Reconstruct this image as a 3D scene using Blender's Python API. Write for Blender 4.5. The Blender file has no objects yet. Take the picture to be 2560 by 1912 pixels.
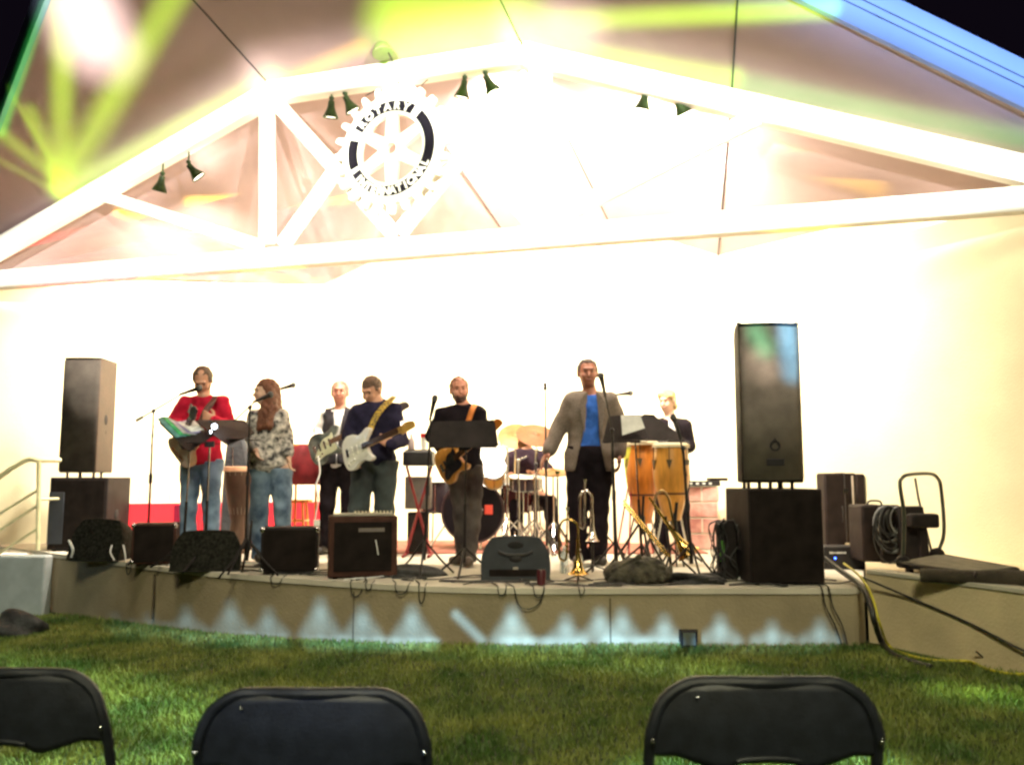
import bpy, bmesh, math, random
import numpy as np
from mathutils import Vector, Matrix
random.seed(7); rng = np.random.default_rng(7)
R = math.radians; PI = math.pi
sc = bpy.context.scene
col = sc.collection
# ---------------------------------------------------------------- camera, world, exposure
FPX = 2150.0; CZ = 1.186; PITCH = math.atan((1190-956)/FPX)
cam = bpy.data.cameras.new("camera"); camo = bpy.data.objects.new("camera", cam); col.objects.link(camo)
cam.sensor_width = 36; cam.lens = FPX/2560*36; cam.clip_end = 500; cam.clip_start = 0.05
camo.location = (0, 0, CZ); camo.rotation_euler = (PI/2+PITCH, 0, 0)
sc.camera = camo
cam.dof.use_dof = True; cam.dof.focus_distance = 9.0; cam.dof.aperture_fstop = 4.5
w = bpy.data.worlds.new("World"); sc.world = w; w.use_nodes = True
bg = w.node_tree.nodes['Background']; bg.inputs[0].default_value = (0.006, 0.004, 0.008, 1); bg.inputs[1].default_value = 0.6
sc.view_settings.view_transform = 'Standard'; sc.view_settings.look = 'None'; sc.view_settings.gamma = 1
sc.view_settings.exposure = 0.0; sc.view_settings.use_curve_mapping = False
sc.cycles.max_bounces = 6; sc.cycles.diffuse_bounces = 3; sc.cycles.filter_width = 2.6
sc.cycles.sample_clamp_indirect = 6
sc.cycles.use_denoising = True
S0 = 0.399                                    # stage deck height

def ray(px, py):
    xn = (px-1280)/FPX; yn = (956-py)/FPX
    return Vector((xn, math.cos(PITCH)-yn*math.sin(PITCH), math.sin(PITCH)+yn*math.cos(PITCH)))
C0 = Vector((0, 0, CZ))
def W(px, py, Y):
    d = ray(px, py); return C0+d*(Y/d.y)
def WZ(px, py, z):
    d = ray(px, py); return C0+d*((z-CZ)/d.z)
def WP(px, py, Y0, m=0.30):
    d = ray(px, py); return C0+d*(Y0/(d.y+m*d.x))

# ---------------------------------------------------------------- lights
def NT(nt, typ, **kw):
    n = nt.nodes.new(typ)
    for k, v in kw.items(): setattr(n, k, v)
    return n
def lamp(name, loc, target, power, color=(1, .93, .8), angle=80, blend=.6, size=.05, strokes=None):
    """a spot lamp; strokes = soft lines of its projected pattern: (world a, world b, width in m, colour, level a, level b)"""
    d = bpy.data.lights.new(name, 'SPOT'); o = bpy.data.objects.new(name, d); col.objects.link(o)
    loc = Vector(loc); target = Vector(target)
    o.location = loc; q = (target-loc).to_track_quat('-Z', 'Y'); o.rotation_euler = q.to_euler()
    d.energy = power; d.color = color; d.spot_size = R(angle); d.spot_blend = blend; d.shadow_soft_size = size
    if not strokes: return o
    M = q.to_matrix().inverted()
    def uv(p):
        v = M @ (Vector(p)-loc); return Vector((v.x/-v.z, v.y/-v.z, 0)), -v.z
    d.use_nodes = True; nt = d.node_tree; em = [n for n in nt.nodes if n.type == 'EMISSION'][0]
    tc = NT(nt, 'ShaderNodeTexCoord'); sp = NT(nt, 'ShaderNodeSeparateXYZ'); nt.links.new(tc.outputs['Normal'], sp.inputs[0])
    def mth(op, a, b=None, c=None, clamp=False):
        n = NT(nt, 'ShaderNodeMath', operation=op); n.use_clamp = clamp
        for i, x in enumerate((a, b, c)):
            if x is None: continue
            if isinstance(x, (int, float)): n.inputs[i].default_value = x
            else: nt.links.new(x, n.inputs[i])
        return n.outputs[0]
    zz = mth('ABSOLUTE', sp.outputs[2])
    U = mth('DIVIDE', sp.outputs[0], zz); V = mth('DIVIDE', sp.outputs[1], zz)
    acc = None
    for (a, b, wd, c, la, lb) in strokes:
        ua, za = uv(a); ub, zb = uv(b); ab = ub-ua; L2 = max(ab.length_squared, 1e-9)
        wa = wd/za; wb = wd/zb
        du = mth('SUBTRACT', U, ua.x); dv = mth('SUBTRACT', V, ua.y)
        t = mth('DIVIDE', mth('ADD', mth('MULTIPLY', du, ab.x), mth('MULTIPLY', dv, ab.y)), L2, clamp=True)
        ex = mth('SUBTRACT', du, mth('MULTIPLY', t, ab.x)); ey = mth('SUBTRACT', dv, mth('MULTIPLY', t, ab.y))
        r = mth('SQRT', mth('ADD', mth('MULTIPLY', ex, ex), mth('MULTIPLY', ey, ey)))
        mr = NT(nt, 'ShaderNodeMapRange', interpolation_type='SMOOTHSTEP')
        nt.links.new(r, mr.inputs['Value']); mr.inputs['From Min'].default_value = 0.0
        mr.inputs['From Max'].default_value = (wa+wb)/2; mr.inputs['To Min'].default_value = 1; mr.inputs['To Max'].default_value = 0
        lev = mth('MULTIPLY', mr.outputs[0], mth('MULTIPLY_ADD', t, lb-la, la))
        vm = NT(nt, 'ShaderNodeVectorMath', operation='SCALE'); vm.inputs[0].default_value = c[:3]
        nt.links.new(lev, vm.inputs['Scale'])
        if acc is None: acc = vm.outputs[0]
        else:
            ad = NT(nt, 'ShaderNodeVectorMath', operation='ADD'); nt.links.new(acc, ad.inputs[0]); nt.links.new(vm.outputs[0], ad.inputs[1]); acc = ad.outputs[0]
    nt.links.new(acc, em.inputs[0]); em.inputs[1].default_value = 1
    return o

# ---------------------------------------------------------------- materials
MATS = {}
def mat(name, c, rough=.6, metal=0., var=.15, scale=8., bump=.0, bscale=60., c2=None, spec=None, emit=None, trans=0., coat=0., stretch=None):
    if name in MATS: return MATS[name]
    m = bpy.data.materials.new(name); m.use_nodes = True; nt = m.node_tree; b = nt.nodes['Principled BSDF']
    tc = NT(nt, 'ShaderNodeTexCoord'); src = tc.outputs['Object']
    if stretch:
        mp = NT(nt, 'ShaderNodeMapping'); mp.inputs['Scale'].default_value = stretch; nt.links.new(src, mp.inputs[0]); src = mp.outputs[0]
    nz = NT(nt, 'ShaderNodeTexNoise'); nz.inputs['Scale'].default_value = scale; nz.inputs['Detail'].default_value = 5
    nt.links.new(src, nz.inputs['Vector'])
    cr = NT(nt, 'ShaderNodeValToRGB'); nt.links.new(nz.outputs['Fac'], cr.inputs[0])
    c = tuple(c); lo = tuple(x*(1-var) for x in c); hi = tuple(min(1, x*(1+var)) for x in (c2 or c))
    cr.color_ramp.elements[0].position = .35; cr.color_ramp.elements[1].position = .65
    cr.color_ramp.elements[0].color = (*lo, 1); cr.color_ramp.elements[1].color = (*hi, 1)
    nt.links.new(cr.outputs[0], b.inputs['Base Color'])
    b.inputs['Roughness'].default_value = rough; b.inputs['Metallic'].default_value = metal
    if spec is not None: b.inputs['Specular IOR Level'].default_value = spec
    if trans: b.inputs['Transmission Weight'].default_value = trans
    if coat: b.inputs['Coat Weight'].default_value = coat
    if emit: b.inputs['Emission Color'].default_value = (*emit[:3], 1); b.inputs['Emission Strength'].default_value = emit[3]
    if bump:
        n2 = NT(nt, 'ShaderNodeTexNoise'); n2.inputs['Scale'].default_value = bscale; n2.inputs['Detail'].default_value = 3
        nt.links.new(src, n2.inputs['Vector'])
        bp = NT(nt, 'ShaderNodeBump'); bp.inputs['Strength'].default_value = bump; bp.inputs['Distance'].default_value = .02
        nt.links.new(n2.outputs['Fac'], bp.inputs['Height']); nt.links.new(bp.outputs[0], b.inputs['Normal'])
    MATS[name] = m; return m

# ---------------------------------------------------------------- mesh builder
class MB:
    def __init__(s, M=None): s.v = []; s.f = []; s.M = M or Matrix.Identity(4)
    def add(s, vs, fs):
        n = len(s.v); s.v += [tuple(s.M @ Vector(p)) for p in vs]; s.f += [tuple(i+n for i in f) for f in fs]; return s
    def box(s, c, d, rot=None, taper=1.0):
        x, y, z = (k/2 for k in d); c = Vector(c); m = rot or Matrix.Identity(3)
        vs = [c + m @ Vector((sx*x*(taper if sz > 0 else 1), sy*y*(taper if sz > 0 else 1), sz*z)) for sz in (-1, 1) for sy in (-1, 1) for sx in (-1, 1)]
        return s.add(vs, [(0, 2, 3, 1), (4, 5, 7, 6), (0, 1, 5, 4), (2, 6, 7, 3), (0, 4, 6, 2), (1, 3, 7, 5)])
    def tube(s, pts, r, n=8, closed=False):
        pts = [Vector(p) for p in pts]; N = len(pts); rs = r if isinstance(r, (list, tuple)) else [r]*N
        prev = None; rings = []
        for i, p in enumerate(pts):
            if closed: t = pts[(i+1) % N]-pts[i-1]
            else: t = pts[min(i+1, N-1)]-pts[max(i-1, 0)]
            t.normalize()
            if prev is None: a = t.orthogonal().normalized()
            else:
                a = prev-t*prev.dot(t)
                a = a.normalized() if a.length > 1e-6 else t.orthogonal().normalized()
            prev = a; b = t.cross(a)
            rings.append([p+(a*math.cos(2*PI*k/n)+b*math.sin(2*PI*k/n))*rs[i] for k in range(n)])
        vs = [q for rg in rings for q in rg]; fs = []
        for i in range(N if closed else N-1):
            j = (i+1) % N
            for k in range(n): k2 = (k+1) % n; fs.append((i*n+k, i*n+k2, j*n+k2, j*n+k))
        if not closed: fs += [tuple(range(n-1, -1, -1)), tuple((N-1)*n+k for k in range(n))]
        return s.add(vs, fs)
    def lathe(s, prof, c=(0, 0, 0), axis=(0, 0, 1), n=20):
        """prof: list of (r, h) along axis"""
        q = Vector((0, 0, 1)).rotation_difference(Vector(axis).normalized()).to_matrix(); c = Vector(c)
        vs = []; fs = []
        for r, h in prof:
            r = max(r, 1e-4)
            for k in range(n): vs.append(c+q @ Vector((r*math.cos(2*PI*k/n), r*math.sin(2*PI*k/n), h)))
        m = len(prof)
        for i in range(m-1):
            for k in range(n): k2 = (k+1) % n; fs.append((i*n+k, i*n+k2, (i+1)*n+k2, (i+1)*n+k))
        fs += [tuple(range(n-1, -1, -1)), tuple((m-1)*n+k for k in range(n))]
        return s.add(vs, fs)
    def cyl(s, a, b, r, n=16):
        a = Vector(a); b = Vector(b); return s.lathe([(r, 0), (r, (b-a).length)], a, b-a, n)
    def ball(s, c, r, n=12, m=8, rot=None):
        c = Vector(c); r = r if isinstance(r, (tuple, list)) else (r, r, r); q = rot or Matrix.Identity(3)
        vs = []; fs = []
        for i in range(m+1):
            th = PI*i/m; rr = max(math.sin(th), 1e-3)
            for k in range(n): a = 2*PI*k/n; vs.append(c+q @ Vector((r[0]*rr*math.cos(a), r[1]*rr*math.sin(a), -r[2]*math.cos(th))))
        for i in range(m):
            for k in range(n): k2 = (k+1) % n; fs.append((i*n+k, i*n+k2, (i+1)*n+k2, (i+1)*n+k))
        fs += [tuple(range(n-1, -1, -1)), tuple(m*n+k for k in range(n))]
        return s.add(vs, fs)
    def prism(s, out, t, o=(0, 0, 0), ax=(1, 0, 0), ay=(0, 0, 1), bulge=None):
        """outline in plane ax, ay; thickness t centred along the normal"""
        o = Vector(o); ax = Vector(ax); ay = Vector(ay); nn = ax.cross(ay).normalized(); N = len(out); vs = []
        for sg in (-.5, .5):
            for x, y in out: vs.append(o+ax*x+ay*y+nn*(t*sg+(bulge(x, y) if bulge else 0)))
        fs = [tuple(range(N-1, -1, -1)), tuple(range(N, 2*N))]+[(i, (i+1) % N, N+(i+1) % N, N+i) for i in range(N)]
        return s.add(vs, fs)
    def ring(s, r0, r1, a0, a1, t, o, ax, ay, n=40):
        """flat annular sector"""
        o = Vector(o); ax = Vector(ax); ay = Vector(ay); nn = ax.cross(ay).normalized(); vs = []; fs = []
        for i in range(n+1):
            a = a0+(a1-a0)*i/n; d = ax*math.cos(a)+ay*math.sin(a)
            vs += [o+d*r0-nn*t/2, o+d*r1-nn*t/2, o+d*r1+nn*t/2, o+d*r0+nn*t/2]
        for i in range(n):
            for k in range(4): k2 = (k+1) % 4; fs.append((i*4+k, i*4+k2, (i+1)*4+k2, (i+1)*4+k))
        if abs(a1-a0) < 2*PI-1e-3: fs += [(3, 2, 1, 0), tuple(n*4+k for k in range(4))]
        return s.add(vs, fs)
    def build(s, name, m, parent=None, smooth=True, bevel=0, label=None, cat=None, group=None, kind=None, ang=35, seg=2):
        me = bpy.data.meshes.new(name); me.from_pydata(s.v, [], s.f); me.validate()
        bm = bmesh.new(); bm.from_mesh(me); bmesh.ops.recalc_face_normals(bm, faces=bm.faces); bm.to_mesh(me); bm.free()
        me.materials.append(m); o = bpy.data.objects.new(name, me); col.objects.link(o)
        if parent: o.parent = parent
        if bevel:
            b = o.modifiers.new('bevel', 'BEVEL'); b.width = bevel; b.segments = seg; b.limit_method = 'ANGLE'; b.angle_limit = R(50)
        if smooth:
            me.shade_smooth()
            try: me.set_sharp_from_angle(angle=R(ang))
            except Exception: pass
        tag(o, label, cat, group, kind); return o
def tag(o, label=None, cat=None, group=None, kind=None):
    for k, v in (('label', label), ('category', cat), ('group', group), ('kind', kind)):
        if v: o[k] = v
    return o
def thing(name, label, cat, loc=(0, 0, 0), rz=0, group=None):
    o = bpy.data.objects.new(name, None); o.empty_display_size = .1; col.objects.link(o)
    o.location = loc; o.rotation_euler = (0, 0, rz); return tag(o, label, cat, group)
def dup(o, parent=None):
    c = o.copy(); col.objects.link(c); c.parent = parent
    for ch in list(o.children): dup(ch, c)
    return c
def smooth_path(pts, n=6):
    pts = [Vector(p) for p in pts]; out = []
    for i in range(len(pts)-1):
        p0 = pts[max(i-1, 0)]; p1 = pts[i]; p2 = pts[i+1]; p3 = pts[min(i+2, len(pts)-1)]
        for k in range(n):
            t = k/n; out.append(.5*((2*p1)+(p2-p0)*t+(2*p0-5*p1+4*p2-p3)*t*t+(3*p1-p0-3*p2+p3)*t**3))
    return out+[pts[-1]]
def smooth_loop(pts, n=4):
    N = len(pts); out = []
    P = [Vector((p[0], p[1], 0)) for p in pts]
    for i in range(N):
        p0, p1, p2, p3 = P[i-1], P[i], P[(i+1) % N], P[(i+2) % N]
        for k in range(n):
            t = k/n; q = .5*((2*p1)+(p2-p0)*t+(2*p0-5*p1+4*p2-p3)*t*t+(3*p1-p0-3*p2+p3)*t**3); out.append((q.x, q.y))
    return out
def gz(x): return -.044*max(0., -x-.3) if x > -6 else -.25

# ---------------------------------------------------------------- palette
BLK = mat('black_vinyl', (.016, .012, .012), .65, spec=.15, bump=.3, bscale=200, var=.3)
GRL = mat('speaker_grille', (.145, .122, .105), .45, var=.2, bump=.5, bscale=300)
BGR = mat('black_grille_cloth', (.012, .009, .008), .9, spec=.08, var=.3)
BRN = mat('dark_brown_tolex', (.05, .022, .016), .7, spec=.15, var=.25, bump=.2)
BPL = mat('black_plastic', (.02, .018, .02), .45, spec=.25, var=.2)
CHM = mat('chrome', (.75, .74, .72), .18, 1.0, var=.05)
BRS = mat('brass', (.62, .42, .12), .22, 1.0, var=.1)
BRZ = mat('bronze_cymbal', (.13, .042, .008), .5, .35, var=.2, scale=20)
STB = mat('black_stand_metal', (.016, .013, .013), .5, .2, spec=.25, var=.1)
RED = mat('red_paint', (.62, .012, .03), .5, var=.12, scale=3)
DRD = mat('dark_red_cloth', (.20, .012, .02), .8, var=.3)
WHT = mat('white_paint', (.82, .80, .74), .5, var=.04, scale=3)
CRM = mat('cream_stucco', (.80, .72, .50), .85, var=.05, scale=2, bump=.25, bscale=90)
TRU = mat('white_truss_paint', (.85, .82, .74), .45, var=.03, scale=4)
CEI = mat('taupe_ceiling_panel', (.34, .24, .24), .75, var=.07, scale=1.3, bump=.1, bscale=40)
FAS = mat('fascia_blue_light_tint', (.13, .17, .26), .6, var=.05, scale=2)  # pale board, with the blue light on it put into its colour
DKL = mat('dark_groove', (.02, .02, .025), .8); SHD = mat('shadow_grey', (.10, .08, .05), .9)
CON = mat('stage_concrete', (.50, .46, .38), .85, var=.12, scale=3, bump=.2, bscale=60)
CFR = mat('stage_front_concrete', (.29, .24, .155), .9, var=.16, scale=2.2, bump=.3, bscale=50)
DIRT = mat('lawn_soil', (.035, .05, .014), .95, var=.35, scale=5, bump=.5, bscale=30)
CBL = mat('black_cable', (.02, .02, .02), .5)
CBY = mat('yellow_cable', (.55, .48, .03), .5)
CBW = mat('white_cable', (.7, .7, .68), .5)
BRK = mat('red_brick', (.50, .20, .17), .85, var=.2, scale=4, c2=(.7,.42,.36), bump=.3)  # paler second tone puts overexposure into the brick colour
PAP = mat('sheet_paper', (.62, .62, .60), .8, var=.12, scale=12)
GLS = mat('clear_plastic', (.75, .85, .88), .1, trans=.85)
WOOD = mat('honey_wood', (.60, .27, .05), .35, var=.15, scale=6, coat=.3, stretch=(6, 6, 1))
WOODD = mat('dark_honey_wood', (.50, .16, .02), .35, var=.2, scale=6, coat=.3, stretch=(6, 6, 1))
HIDE = mat('drum_hide', (.72, .62, .42), .6, var=.08)
# ================================================================ SETTING
K1, PP, K2 = WP(672, 210, 7.7), WP(1305, 110, 7.7), WP(1830, 218, 7.7)
R0, L0 = WP(2560, 395, 7.7), WP(0, 620, 7.7)
A_, K1b, Pb, B_ = WP(810, 712, 10.6), WP(1020, 612, 10.6), WP(1522, 554, 10.6), WP(1795, 640, 10.6)
F1 = Vector((-3.36, 6.44, 5.87)); F4 = Vector((-.65, 5.94, 5.85)); F5 = Vector((1.66, 5.93, 4.84))
FL = Vector((-5.08, 8.21, 4.58)); FR = Vector((3.78, 6.10, 3.87))
EL = Vector((-6.60, 9.78, 3.55)); ER = Vector((4.62, 6.30, 3.52))
AL = A_+(Vector((-4.464, 10.693, 3.743))-A_)*2.1; BR = B_+(Vector((3.338, 8.326, 3.753))-B_)*2.25
front = [(-4.75, 9.02), (-4.59, 8.87), (-3.64, 8.12), (-2.83, 7.47), (-1.81, 6.85), (-.81, 6.38), (0, 6.2), (1.19, 6.2), (2.32, 6.2), (2.46, 6.24)]
# ---------------------------------------------------------------- stage lighting (night; fixtures, effect lights and added lamps)
def tw(px, py, dy=0.): return WP(px, py, 7.7+dy)
def cp(px, py, reg='L'):
    d = ray(px, py)
    n, c = {'L': (Vector((.23195, -.41254, -.88091)), (K1+K1b+A_+L0)/4), 'C': (Vector((-.0769, -.32046, -.94413)), (K1+PP+K1b+Pb)/4), 'R': (Vector((-.3978, -.1618, -.9031)), (K2+R0+PP+B_+Pb)/5)}[reg]
    t = (c-C0).dot(n)/d.dot(n); return C0+d*t
WARM = (1, .90, .72)
# truss floods aimed at the back of the stage
for (px, py), tx, ty, tz, e in (((828, 310), -2.6, 10.6, 1.6, 260), ((1162, 260), -1.2, 10.6, 1.7, 420), ((1213, 255), 1.0, 10.3, 2.0, 420), ((1615, 290), 2.4, 9.6, 2.0, 420), ((1690, 300), 3.2, 8.3, 3.0, 200), ((405, 500), -4.6, 10.5, 1.8, 480), ((470, 470), -3.6, 10.8, 2.2, 320)):
    lamp('truss_flood', tw(px, py, .25), (tx, ty, tz), e*2.4, WARM, 115, .8, .06)
# front wash added behind the audience, its pattern cut to the truss and emblem
TR_ = [(K1, PP), (K1, tw(0, 640)), (PP, tw(2560, 420)), (tw(-100, 690), tw(1280, 580)), (tw(1280, 580), tw(2700, 450)), (tw(668, 250), tw(668, 610)), (tw(1352, 165), tw(1352, 560)), (tw(690, 255), tw(990, 590)), (tw(1325, 190), tw(1000, 585)), (tw(700, 615), tw(985, 215)), (tw(1000, 205), tw(1335, 560)), (tw(262, 490), tw(655, 618)), (tw(1900, 290), tw(1385, 548)), (tw(981, 360), tw(981, 390))]
TS = [(a, b, .95 if i == 13 else (.34 if i < 5 else .24), (1, .96, .86), .6 if i == 13 else 1, .6 if i == 13 else 1) for i, (a, b) in enumerate(TR_)]
lamp('front_wash', (-3.0, -3.0, 3.2), (-1.6, 8.2, 4.4), 16000, (1, 1, 1), 60, .2, .05, TS)
lamp('front_wash', (3.2, -3.0, 3.2), (.6, 7.6, 4.3), 11000, (1, 1, 1), 60, .2, .05, TS)
lamp('stage_wash', (-2.4, 4.6, 5.0), (-1.6, 8.2, 1.2), 330, (1, .86, .68), 75, .8, .5)  # two lamps added ahead of the roof edge to light the players
lamp('stage_wash', (2.2, 4.2, 4.6), (.4, 8.0, 1.2), 330, (1, .84, .66), 75, .8, .5)
for (px, py), tgt, e in (((1215, 240), cp(1350, 420, 'C'), 1500), ((1640, 330), cp(1620, 480, 'R'), 1300), ((1700, 300), cp(1420, 330, 'C'), 900), ((480, 440), cp(560, 400, 'L'), 26)):
    lamp('ceiling_fill', tw(px, py, .1), tgt, e, (1, .97, .8), 130, 1.0, .08)  # lamps added to white out the ceiling behind the truss
# patterned effect light on the ceiling
LG = (.42, 1, .02); GR = (.06, .75, .08); YL = (1, .72, .0); WH = (1, .95, .9)
L_ = lambda a, b: (cp(*a), cp(*b))
st = []
for a, b, w_, c_, i0, i1 in (((150, 470), (75, 280), .13, LG, 1, .7), ((150, 470), (158, 20), .17, LG, 1.1, .9), ((150, 470), (462, -60), .21, LG, 1.1, .8), ((150, 455), (-10, 325), .12, LG, .9, .6), ((160, 490), (-5, 400), .06, LG, .6, .4), ((155, 450), (15, 215), .035, LG, .6, .6),
                             ((150, 478), (690, 190), .16, LG, 1.1, 1.0), ((190, 482), (540, 292), .06, GR, 1.5, .7), ((150, 465), (300, 200), .03, LG, .5, .2), ((205, 25), (235, 100), .52, WH, 2.0, 2.0), ((110, -10), (0, 330), .07, GR, 1.2, 1.5)):
    st.append((*L_(a, b), w_, c_, i0, i1))
lamp('effect_light_left', (-1.5, .5, 1.6), cp(300, 260), 9000, (1, 1, 1), 70, .2, .03, st)
st = []
for a, b, w_, c_, i0, i1, ra, rb in (((1000, 60), (1260, 55), .50, LG, 1.6, 1.3, 'C', 'C'), ((900, 120), (690, 215), .13, YL, .8, 1.0, 'C', 'C'), ((1280, 60), (2080, 22), .13, LG, .8, .9, 'R', 'R'), ((1330, 125), (1830, 200), .16, LG, 1.2, .9, 'R', 'R'),
                                     ((1830, 212), (2560, 350), .16, GR, .6, .35, 'R', 'R'), ((1400, 70), (1450, 80), .35, WH, .5, .5, 'R', 'R')):
    st.append((cp(*a, ra), cp(*b, rb), w_, c_, i0, i1))
lamp('effect_light_centre', (.8, .5, 1.6), cp(1450, 100, 'R'), 13000, (1, 1, 1), 75, .2, .03, st)
# red and yellow stripes behind the left half of the truss
st = []
RD = (1, .0, .03)
for a, b, w_, c_, i0, i1 in (((760, 560), (860, 560), .60, RD, .9, .7), ((80, 650), (520, 580), .35, RD, .8, .6), ((480, 512), (860, 498), .13, YL, .7, .5), ((300, 540), (640, 640), .10, YL, .6, .6), ((330, 575), (640, 665), .08, YL, .6, .6), ((340, 610), (560, 672), .08, YL, .5, .5), ((560, 690), (800, 680), .30, RD, 1.2, 1.2), ((650, 690), (800, 705), .07, YL, .6, .6)):
    st.append((*L_(a, b), w_, c_, i0, i1))
lamp('effect_light_red', (-2.2, 5.6, 1.0), cp(600, 590), 14000, (1, 1, 1), 110, .3, .03, st)
lamp('effect_light_right', (1.0, 5.0, 1.2), cp(2000, 420, 'R'), 1600, (1, 1, 1), 80, .3, .03, [(cp(1900, 370, 'R'), cp(2180, 470, 'R'), .22, YL, 1, .7)])
# blue light on the right fascia
pa, pb_ = FR, F5
lamp('fascia_light', (3.2, -1.0, 2.0), (2.9, 6.0, 4.4), 17000, (1, 1, 1), 50, .3, .05, [(Vector((1.3, 5.88, 5.2)), Vector((4.4, 6.1, 3.85)), .42, (.32, .52, 1.0), 1.0, .85)])
# blue and green patch at the top of the right speaker
sp_ = W(1955, 870, 6.3)
lamp('speaker_patch', (1.6, .2, 1.5), sp_, 24000, (1, 1, 1), 30, .3, .03, [(W(1975, 815, 6.33), W(1985, 925, 6.33), .15, (.16, .52, .85), 1.4, .5), (W(1893, 830, 6.33), W(1915, 870, 6.33), .13, (.06, .45, .22), .8, .6), (W(1900, 900, 6.33), W(1920, 920, 6.33), .18, (.3, .25, .2), .5, .5)])
# low pale blue zigzag on the stage face
def fz(px, py):
    x = (px-1280)/FPX*6.4; 
    for _ in range(4):
        Y = np.interp(x, [p[0] for p in front], [p[1] for p in front]); x = (px-1280)/FPX*Y
    return W(px, py, Y)
st = []; BL = (.30, .62, 1.0)
teeth = [(285, 1535, 1562), (370, 1535, 1568), (465, 1520, 1578), (575, 1505, 1588), (670, 1525, 1590), (800, 1500, 1592), (905, 1520, 1598), (1030, 1520, 1600), (1280, 1522, 1604), (1415, 1545, 1606), (1500, 1530, 1606), (1555, 1530, 1606), (1660, 1545, 1606), (1800, 1545, 1604), (1930, 1560, 1604), (2050, 1555, 1604)]
for px, y0, y1 in teeth:
    st.append((fz(px, y0+6), fz(px, y1), .085, BL, .45, .9)); st.append((fz(px-10, y0+30), fz(px-40, y1), .085, BL, .4, .8)); st.append((fz(px+10, y0+30), fz(px+40, y1), .085, BL, .4, .8))
st.append((fz(1140, 1535), fz(1205, 1600), .055, BL, .9, .9))
for a, b in ((440, 700), (770, 1090), (1260, 1440), (1520, 1700)): st.append((fz(a, 1585 if a < 700 else 1603), fz(b, 1597 if a < 700 else 1606), .06, BL, .9, .9))
lamp('low_zigzag_light', (-.3, 2.3, .55), (-.6, 6.6, .15), 2100, (1, 1, 1), 110, .2, .02, st)
# cool light on the steps, patches on the lawn, then added fill lamps
lamp('step_light', (-4.5, 2.0, 2.2), (-4.8, 8.9, .2), 170, (.62, .85, 1), 24, .8, .1)
st = [(Vector((-4.5, 6.9, 0)), Vector((-1.2, 4.3, 0)), .55, (.50, .85, .45), .35, 1.0), (Vector((-2.6, 3.8, 0)), Vector((-1.0, 4.0, 0)), .35, (.5, .85, .5), 1, 1.1), (Vector((.6, 3.6, 0)), Vector((1.5, 3.7, 0)), .25, (.55, 1, .65), 1.6, 1.6), (Vector((1.2, 5.4, 0)), Vector((-.2, 5.9, 0)), .5, (.5, .7, .35), .5, .3), (Vector((2.5, 4.8, 0)), Vector((3.4, 4.4, 0)), .4, (.45, .8, .25), .7, .6)]
lamp('lawn_light', (1.2, 5.75, 4.7), (0, 4.4, 0), 6000, (1, 1, 1), 120, .3, .08, st)
lamp('audience_side_fill', (0, -5, 7.5), (0, 5.5, 0), 4300, (.90, .85, .55), 62, .6, .9)  # unseen lamp added to raise the stage face, low wall and lawn
lamp('chair_back_fill', (-1.0, -2.2, 1.9), (-.42, 1.73, .70), 110, (.16, .36, 1), 9, .8, .05)  # lamp added behind the camera to tint the centre chair blue
ground = MB()
gx = [-60, -20, -9, -6, -4, -2, -.3, 2, 6, 20, 60]; gy = [-40, -6, 2, 6, 9, 12, 40, 120]
vs = [(x, y, gz(x)) for y in gy for x in gx]; n = len(gx)
ground.add(vs, [(j*n+i, j*n+i+1, (j+1)*n+i+1, (j+1)*n+i) for j in range(len(gy)-1) for i in range(n-1)])
ground.build('lawn_ground', DIRT, kind='structure')

# shell (walls, ceiling, fascia, truss)
shell = thing('band_shell', 'white band shell with pale polygonal ceiling and steel truss over the stage', 'band shell', (0, 10, 0))
off = Vector((0, 10, 0))
def sh(mb): mb.v = [tuple(Vector(p)-off) for p in mb.v]; return mb
def panel(name, quads, m, parent, th, label=None):
    mb = MB()
    for q in quads: mb.add(q, [tuple(range(len(q)))])
    o = sh(mb).build(name, m, parent, smooth=False, label=label)
    md = o.modifiers.new('solid', 'SOLIDIFY'); md.thickness = th; md.offset = 0 if th < .03 else 1
    return o
def ceil(name, quads, label=None):
    mb = MB()
    for q in quads:
        q = [Vector(p) for p in q]; N = len(q); up = Vector((0, 0, .14))
        mb.add(q+[p+up for p in q], [tuple(range(N)), tuple(range(2*N-1, N-1, -1))]+[(i, N+i, N+(i+1) % N, (i+1) % N) for i in range(N)])
    return sh(mb).build(name, CEI, shell, smooth=False, label=label)
ceil('ceiling_panel', [[F1, F4, PP, K1], [K1, PP, Pb, K1b]])
ceil('ceiling_panel', [[F4, F5, K2, PP], [PP, K2, B_, Pb]])
ceil('ceiling_panel', [[F5, FR, ER, K2], [K2, ER, BR, B_]])
ceil('ceiling_panel', [[F1, K1, EL, FL], [K1, K1b, A_, AL, EL]])
def seam(pts, r=.007):
    dn = Vector((0, 0, -.004)); sh(MB().tube([p+dn for p in pts], r, 4)).build('ceiling_seam', DKL, shell)
seam([F1, K1, K1b]); seam([F4, PP, Pb]); seam([F5, K2, B_], .010)
seam([(K1+PP)/2, (K1b+Pb)/2], .006)
seam([WP(0, 275, 7.7)*.985+Vector((0, 0, .03)), WP(235, 350, 7.7)], .004)
def wall(name, poly, n, m=CRM):
    n = Vector(n).normalized()*.15; N = len(poly); poly = [Vector(p) for p in poly]
    mb = MB().add(poly+[p+n for p in poly], [tuple(range(N)), tuple(range(2*N-1, N-1, -1))]+[(i, N+i, N+(i+1) % N, (i+1) % N) for i in range(N)])
    return sh(mb).build(name, m, shell, smooth=False)
dz = Vector((0, 0, .0))
def fl(p): return Vector((p.x, p.y, -.3))
wall('back_wall', [fl(A_), fl(B_), B_, Pb, K1b, A_], (.287, .958, 0))
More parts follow.
